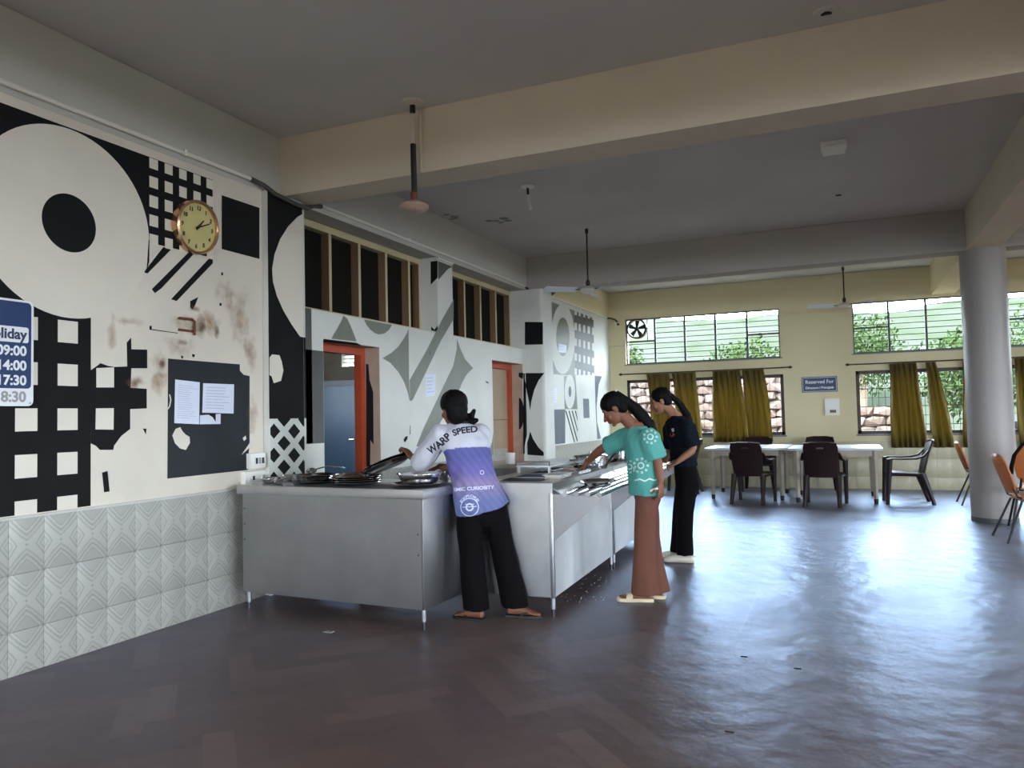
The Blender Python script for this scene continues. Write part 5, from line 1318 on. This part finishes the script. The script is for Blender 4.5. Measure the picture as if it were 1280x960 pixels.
# ---- girl leaning over the plates (seen from behind)
g1 = wthing('person', 'person with tied black hair in a blue and white jersey leaning over steel plates', 'person', (-2.15, 4.65, 0))
f, l = unit(-.78, .63), unit(-.63, -.78); fh, lh = unit(-.7, .72), unit(-.72, -.7)
P, N = at(600, 624, 1, 4.66), at(574, 530, 1, 4.66)
C_ = at(575.5, 543, 1, 4.67); SL, SR = C_ + l * .150, C_ - l * .145
EL, WL = at(526, 578, 1, 4.58), at(513, 570, 1, 4.72)
ER, WR = at(574, 588, 1, 4.84), at(550, 583, 1, 4.86)
H = at(566, 511, 1, 4.63)
AL, AR = V((-2.255, 4.565, .075)), V((-2.045, 4.725, .075))
HL, HR = P + lh * .085 - zz * .01, P - lh * .085 - zz * .01
KL, KR = HL.lerp(AL, .5) + fh * .015, HR.lerp(AR, .5) + fh * .015
mb = MB()
mb.rings(torso_rings(P, N, lh, fh, l, f, ((-.14, .12, .09, 0), (0, .150, .105, 0), (.35, .115, .085, .01), (.7, .14, .095, .01), (.9, .13, .075, 0), (1.0, .06, .055, 0), (1.08, .045, .045, .0))), 18)
mb.tube([N - zz * .02, N.lerp(H, .6), H - zz * .03], [.052, .048, .05], 12, True)
T, D = head(mb, H, V((-.84, .52, -.15)), V((-.2, .1, 1)), .98)
arm(mb, SL, EL, WL); arm(mb, SR, ER, WR)
hand(mb, WL, at(506, 559, 1, 4.78) - WL, V((-.8, .1, -.6)), V((.4, .3, .8)), .8, 1.0)
hand(mb, WR, at(537, 588, 1, 4.86) - WR, V((0, .1, -1)), V((-.4, -.9, 0)), .6, .95)
fl = legs(mb, HL, KL, AL, V((-.97, .12, 0))); fr = legs(mb, HR, KR, AR, V((.9, .22, 0)))
body = remesh('body', mb, .0045, 'skin', g1, 2)
eyes(g1, T, D)
mb = MB(); hair_cap(mb, T, D, 1.19)
mb.ell(T(0, -.045, -.05), D(.078, 0, 0), D(0, .066, 0), D(0, 0, .07), 14, 8)
remesh('hair', mb, .006, 'hair', g1, 3, .003, 40)
tie = at(583, 521, 1, 4.70)
mb = MB(); mb.tube([T(0, -.09, -.035), tie, at(590, 519, 1, 4.70), at(592.5, 513.5, 1, 4.70)], [.026, .022, .023, .014], 10, True); mb.tube([tie, at(588.5, 527, 1, 4.70), at(587.5, 532, 1, 4.70)], [.028, .032, .022], 10, True); mb.tube([tie, at(592, 527, 1, 4.70), at(596, 525, 1, 4.70)], [.022, .026, .014], 10, True)
remesh('ponytail', mb, .005, 'hair', g1, 2, .003, 40)
mb = MB()
rs = torso_rings(P, N, lh, fh, l, f, ((-.13, .180, .150, 0), (.05, .174, .140, 0), (.3, .155, .122, .0), (.55, .165, .125, 0), (.78, .178, .118, -.005), (.9, .165, .10, -.01), (.97, .10, .075, -.01), (1.02, .068, .062, 0)))
rs[0] = (rs[0][0], rs[0][1] - zz * .045, rs[0][2]); rs[1] = (rs[1][0], rs[1][1] - zz * .03, rs[1][2])
mb.rings(rs, 22)
for a, b, w_ in ((SL, EL, WL), (SR, ER, WR)):
    mb.tube([a.lerp(C_, .45), a + (b - a) * .04 + zz * .004, a.lerp(b, .4), a.lerp(b, .8), b.lerp(w_, .04), b.lerp(w_, .20)], [.075, .080, .074, .075, .074, .062], 14, False)
    mb.ell(a, V((.078, 0, 0)), V((0, .078, 0)), V((0, 0, .072)))
shirt = remesh('shirt', mb, .008, 'jersey', g1, 5, .010, 13, (1, 1, .7))
# white yoke and sleeves
ca = shirt.data.color_attributes.new('yoke', 'FLOAT_COLOR', 'POINT')
for i, v in enumerate(shirt.data.vertices):
    t = (v.co - P).dot((N - P).normalized()) / (N - P).length; side_ = (v.co - C_).dot(l)
    ws = 1.0 if (t > .655 + .34 * side_ or side_ > .185 or (side_ > .15 and t > .5) or (side_ < -.195 and t > .55)) else 0.0
    ca.data[i].color = (ws, ws, ws, 1)
mb = MB(); mb.rings([(N + zz * .002 + (0 * f), l * .072, f * .066), (N + zz * .018, l * .062, f * .058)], 20, cap=False); mb.obj('collar', 'print_black', g1)
dc = Decal(shirt)
dc.text('lettering', 'WARP', ((535.5, 565), (549, 557), (562, 544)), 13, 'print_black')
dc.text('lettering', 'SPEED', ((566, 542), (580, 536.5), (597, 537)), 11, 'print_black')
dc.text('lettering', 'COSMIC CURIOSITY', ((557, 613), (587, 611), (618, 609)), 6, 'print_lilac')
dc.polys('emblem', dc.ring(587, 634, 10.5, 11.6, 24) + dc.ring(587, 634, 3.2, 5.2, 16) + dc.line([(581, 630.5), (593, 630)], .4, 4) + dc.line([(578, 634), (596, 633)], .5, 6), 'print_lilac')
dc.text('lettering', 'EXPLORE', ((576, 628), (587, 612), (598, 627)), 4.5, 'print_lilac')
dc.polys('emblem', dc.ring(602.5, 590.5, 2.0, 2.8, 10), 'print_lilac')
mb = MB()
mb.rings(torso_rings(P, N, lh, fh, l, f, ((-.34, .07, .06, 0), (-.24, .125, .095, 0), (-.15, .148, .112, 0), (-.02, .145, .106, 0), (.06, .13, .092, 0))), 20)
for hp, kn, an in ((HL, KL, AL), (HR, KR, AR)):
    b = V((an.x, an.y, .072)); q = [hp + zz * .02, hp.lerp(kn, .4), hp.lerp(kn, .9), kn.lerp(b, .5), b]
    mb.rings([(p, lh * r, fh * r2) for p, r, r2 in zip(q, (.070, .084, .080, .084, .090), (.092, .094, .086, .088, .095))], 18)
remesh('trousers', mb, .008, 'black_cloth', g1, 4, .010, 9, (1, 1, .35))
def flipflop(parent, foot):
    g, fd, q = foot; c = V((g.x, g.y, 0)); o = [c + fd * (-.065 + .245 * t) + q * s * w_ for s, row in ((1, ((0, .028), (.3, .034), (.65, .045), (.9, .040), (1, .02))), (-1, ((1, .02), (.9, .040), (.65, .045), (.3, .034), (0, .028)))) for t, w_ in row]
    p = MB().prism([x + zz * .0005 for x in o], (0, 0, .0125)).obj('flip_flop', 'black_rubber', parent)
    MB().tube([c + q * .042 + fd * .035 + zz * .012, c + q * .03 + fd * .085 + zz * .040, c + fd * .125 + q * .008 + zz * .030, c + fd * .13 + q * -.004 + zz * .012], .005, 8).obj('strap', 'black_rubber', p)
    MB().tube([c - q * .042 + fd * .035 + zz * .012, c - q * .036 + fd * .085 + zz * .038, c + fd * .125 - q * .008 + zz * .030], .005, 8).obj('strap', 'black_rubber', p)
flipflop(g1, fl); flipflop(g1, fr)

# ---- girl in teal reaching over the tray
g2 = wthing('person', 'person in a teal printed T-shirt and brown trousers reaching into a tray', 'person', (-1.30, 5.45, 0))
f, l = unit(-.70, -.71), unit(.71, -.70); fh, lh = unit(-.95, -.31), unit(.31, -.95)
P, N = at(808, 612, 1, 5.46), at(797, 534, 1, 5.45)
C_ = at(798, 547, 1, 5.45); SL, SR = C_ + l * .140, C_ - l * .140
EL, WL = at(822, 578, 1, SL.y + .02), at(826, 602, 1, SL.y + .0)
ER, WR = at(752, 561, 1, 5.60), at(734, 577, 1, 5.68)
H = at(766.5, 511, 1, 5.40)
AL, AR = V((-1.335, 5.40, .075)), V((-1.275, 5.52, .075))
HL, HR = P + lh * .06 - zz * .01, P - lh * .06 - zz * .01
KL, KR = HL.lerp(AL, .5) + fh * .01, HR.lerp(AR, .5) + fh * .01
mb = MB()
mb.rings(torso_rings(P, N, lh, fh, l, f, ((-.14, .10, .075, 0), (0, .120, .085, 0), (.35, .104, .078, .01), (.7, .135, .095, .01), (.9, .125, .075, 0), (1.0, .06, .055, 0), (1.08, .045, .045, .01))), 18)
mb.tube([N - zz * .02, N.lerp(H, .55), H - zz * .02], [.052, .047, .05], 12, True)
T, D = head(mb, H, V((-.80, -.20, -.62)), V((-.55, -.12, .8)), .98)
arm(mb, SL, EL, WL); arm(mb, SR, ER, WR)
hand(mb, WL, V((.0, .01, -1)), V((-.9, .3, 0)), V((-.5, -.85, 0)), .55, .95)
hand(mb, WR, at(724, 589, 1, 5.68) - WR, V((-.2, .1, -1)), V((.3, -.95, 0)), .65, .95)
fl = legs(mb, HL, KL, AL, V((-.97, -.2, 0))); fr = legs(mb, HR, KR, AR, V((-.97, -.1, 0)))
remesh('body', mb, .0045, 'skin', g2, 2); eyes(g2, T, D)
mb = MB(); hair_cap(mb, T, D, 1.07); remesh('hair', mb, .006, 'hair', g2, 3, .003, 40)
mb = MB(); a0 = T(0, -.088, .068); mb.tube([T(0, -.06, .07), a0, a0.lerp(N - f * .10, .45) - f * .035, N - f * .105 + zz * .01, N.lerp(P, .2) - f * .125, N.lerp(P, .36) - f * .135], [.036, .034, .047, .047, .036, .012], 12, True)
remesh('ponytail', mb, .006, 'hair', g2, 2, .004, 40)
MB().lathe([(.030, -.008), (.034, 0), (.030, .008)], a0, 14, 'x').obj('hair_tie', 'paper', g2)
mb = MB()
mb.rings(torso_rings(P, N, lh, fh, l, f, ((-.08, .152, .126, .0), (.1, .146, .118, .0), (.35, .142, .112, .0), (.6, .152, .112, 0), (.8, .160, .106, 0), (.91, .15, .095, 0), (.98, .09, .07, 0), (1.02, .066, .062, 0))), 22)
mb.tube([SL.lerp(C_, .3), SL + (EL - SL) * .12, SL.lerp(EL, .5), SL.lerp(EL, .84)], [.085, .080, .078, .080], 14, False)
mb.tube([SR.lerp(C_, .3), SR + (ER - SR) * .12, SR.lerp(ER, .5), SR.lerp(ER, .80)], [.085, .080, .076, .078], 14, False)
sh2 = remesh('shirt', mb, .008, 'teal_cloth', g2, 4, .011, 13, (1, 1, .6), 3)
dc = Decal(sh2); fl_ = []
for cx, cy_, r in ((813, 546, 4.2), (801, 582, 4.6), (787, 583.5, 3.8)):
    fl_ += dc.ring(cx, cy_, r * .62, r * .95, 16)
    for k in range(9):
        a = 2 * PI * k / 9; fl_ += dc.ring(cx + r * 1.9 * math.cos(a), cy_ + r * 1.9 * math.sin(a), r * .16, r * .36, 7)
z_ = [(793, 600.5), (800, 599), (806, 601.5), (812, 598.5), (818, 600.5), (821, 599.5)]
dc.polys('flower_print', fl_ + dc.line(z_, 1.0, 4), 'print_white')
mb = MB()
mb.rings(torso_rings(P, N, lh, fh, l, f, ((-.34, .07, .06, 0), (-.24, .10, .075, 0), (-.15, .125, .095, 0), (-.04, .122, .092, 0), (.06, .10, .075, 0))), 20)
for hp, kn, an in ((HL, KL, AL), (HR, KR, AR)):
    b = V((an.x, an.y, .05)); q = [hp + zz * .02, hp.lerp(kn, .4), hp.lerp(kn, .95), kn.lerp(b, .5), b]
    mb.rings([(p + fh * s_, lh * r, fh * r2) for p, r, r2, s_ in zip(q, (.066, .076, .074, .080, .090), (.082, .080, .076, .084, .100), (0, 0, 0, -.003, -.012))], 18)
remesh('trousers', mb, .008, 'brown_cloth', g2, 4, .010, 9, (1, 1, .3), 5)
def slide(parent, foot, m):
    g, fd, q = foot; c = V((g.x, g.y, 0)); o = [c + fd * (-.07 + .26 * t) + q * s * w_ for s, row in ((1, ((0, .030), (.1, .038), (.4, .038), (.7, .049), (.92, .044), (1, .02))), (-1, ((1, .02), (.92, .044), (.7, .049), (.4, .038), (.1, .038), (0, .030)))) for t, w_ in row]
    p = MB().prism([x + zz * .0005 for x in o], (0, 0, .022)).obj('slide_sandal', m, parent)
    MB().rings([(c + fd * .075 + zz * .02, q * .050, zz * .046), (c + fd * .12 + zz * .018, q * .050, zz * .036)], 16).obj('strap_band', m, p)
slide(g2, fl, 'beige_rubber'); slide(g2, fr, 'beige_rubber')
t = MB().box((-.008, -.008, -.03), (.008, .008, .03), .003).obj('white_scoop', 'white_plastic'); t.location = at(817.5, 612, 1, SL.y - .04); t.rotation_euler = (.2, 1.2, 0)
t['label'] = 'small white item in the lowered hand of the person in teal'; t['category'] = 'utensil'

# ---- girl in black
g3 = wthing('person', 'person in a black T-shirt, black trousers and pale clogs behind the teal shirt', 'person', (-1.36, 6.95, 0))
f, l = unit(-.78, -.62), unit(.62, -.78); fh, lh = unit(-.97, -.24), unit(.24, -.97)
P, N = at(858, 596, 1, 6.95), at(846, 521, 1, 6.93)
C_ = at(849, 533, 1, 6.93); SL, SR = C_ + l * .145, C_ - l * .145
EL, WL = at(867, 562, 1, SL.y + .02), at(847, 577, 1, SL.y - .06)
ER, WR = at(838, 562, 1, SR.y + .1), at(830, 577, 1, SR.y + .05)
H = at(825, 501, 1, 6.90)
AL, AR = V((-1.315, 6.87, .075)), V((-1.41, 7.02, .075))
HL, HR = P + lh * .065 - zz * .01, P - lh * .065 - zz * .01
KL, KR = HL.lerp(AL, .5) + fh * .01, HR.lerp(AR, .5) + fh * .01
mb = MB()
mb.rings(torso_rings(P, N, lh, fh, l, f, ((-.14, .10, .08, 0), (0, .125, .09, 0), (.35, .108, .08, .01), (.7, .135, .095, .01), (.9, .125, .075, 0), (1.0, .06, .055, 0), (1.08, .045, .045, .01))), 18)
mb.tube([N - zz * .02, N.lerp(H, .55), H - zz * .02], [.052, .047, .05], 12, True)
T, D = head(mb, H, V((-.92, -.22, -.32)), V((-.3, -.08, .95)), .98)
arm(mb, SL, EL, WL); arm(mb, SR, ER, WR)
hand(mb, WL, at(838, 581, 1, WL.y) - WL, V((-.1, .5, -.8)), V((-.2, -.5, .9)), .8, .95)
hand(mb, WR, V((-.8, -.3, -.4)), V((0, -.1, -1)), V((.2, -.9, 0)), .6, .95)
fl = legs(mb, HL, KL, AL, V((-.97, -.1, 0))); fr = legs(mb, HR, KR, AR, V((-.97, -.05, 0)))
remesh('body', mb, .0045, 'skin_b', g3, 2); eyes(g3, T, D)
mb = MB(); hair_cap(mb, T, D, 1.06); remesh('hair', mb, .006, 'hair', g3, 3, .003, 40)
mb = MB(); a0 = T(0, -.10, .03); mb.tube([T(0, -.07, .04), a0, a0.lerp(N - f * .10, .45) - f * .03, N - f * .105 + zz * .01, N.lerp(P, .2) - f * .13, N.lerp(P, .42) - f * .14, N.lerp(P, .58) - f * .14], [.032, .024, .032, .036, .032, .026, .010], 12, True)
remesh('ponytail', mb, .006, 'hair', g3, 2, .004, 40)
MB().lathe([(.027, -.007), (.030, 0), (.027, .007)], a0, 14, 'x').obj('hair_tie', 'paper', g3)
mb = MB()
mb.rings(torso_rings(P, N, lh, fh, l, f, ((.18, .148, .120, .0), (.25, .146, .118, .0), (.35, .142, .114, .0), (.6, .154, .114, 0), (.8, .164, .108, 0), (.91, .15, .095, 0), (.98, .09, .07, 0), (1.02, .066, .062, 0))), 22)
for a, b in ((SL, EL), (SR, ER)): mb.tube([a.lerp(C_, .3), a + (b - a) * .12, a.lerp(b, .5), a.lerp(b, .86)], [.085, .080, .076, .076], 14, False)
sh3 = remesh('shirt', mb, .008, 'navy_cloth', g3, 4, .011, 13, (1, 1, .6), 8)
dc = Decal(sh3)
dc.polys('chest_print', [[(839, 536), (842, 535), (843, 539), (840, 540)]], 'print_white'); dc.polys('chest_print', [[(838, 541), (842, 540.5), (844, 544), (840, 546.5), (837, 545)]], 'print_red')
mb = MB()
mb.rings(torso_rings(P, N, lh, fh, l, f, ((-.34, .07, .06, 0), (-.24, .105, .085, 0), (-.15, .135, .108, 0), (0, .134, .106, 0), (.2, .124, .096, 0), (.32, .10, .08, 0))), 20)
for hp, kn, an in ((HL, KL, AL), (HR, KR, AR)):
    b = V((an.x, an.y, .072)); q = [hp + zz * .02, hp.lerp(kn, .4), hp.lerp(kn, .95), kn.lerp(b, .5), b]
    mb.rings([(p, lh * r, fh * r2) for p, r, r2 in zip(q, (.068, .074, .068, .064, .066), (.086, .084, .074, .070, .072))], 18)
remesh('trousers', mb, .008, 'black_cloth', g3, 4, .009, 9, (1, 1, .3), 9)
def clog(parent, foot):
    g, fd, q = foot; c = V((g.x, g.y, 0))
    mb = MB(); mb.rings([(c - fd * .078 + zz * .03, q * .016, zz * .026), (c - fd * .055 + zz * .038, q * .040, zz * .037), (c + fd * .01 + zz * .036, q * .044, zz * .0355), (c + fd * .06 + zz * .042, q * .052, zz * .0415), (c + fd * .12 + zz * .034, q * .056, zz * .0335), (c + fd * .165 + zz * .026, q * .046, zz * .0255), (c + fd * .185 + zz * .02, q * .018, zz * .014)], 18)
    p = mb.obj('clog', 'cream_rubber', parent)
    for k in range(5):
        a = -.9 + .45 * k; MB().ell(c + fd * .10 + q * .042 * math.sin(a) * 1.15 + zz * (.066 - .018 * a * a), q * .007, fd * .007, zz * .005, 8, 5).obj('vent_hole', 'debris', p)
    MB().tube([c + q * .045 + fd * .03 + zz * .055, c + q * .045 - fd * .05 + zz * .062, c - fd * .085 + zz * .062, c - q * .045 - fd * .05 + zz * .062, c - q * .045 + fd * .03 + zz * .055], .006, 8).obj('heel_strap', 'cream_rubber', p)
clog(g3, fl); clog(g3, fr)
t = thing('white_spoon', 'white plastic spoon held by the person in black', 'spoon', at(836, 579, 1, WL.y - .01), .1)
MB().tube([(.05, 0, -.01), (-.06, 0, .0)], .006, 6).obj('handle', 'white_plastic', t); MB().ell((-.085, 0, .004), (.03, 0, 0), (0, .022, 0), (0, 0, .010), 10, 6).obj('scoop', 'white_plastic', t)
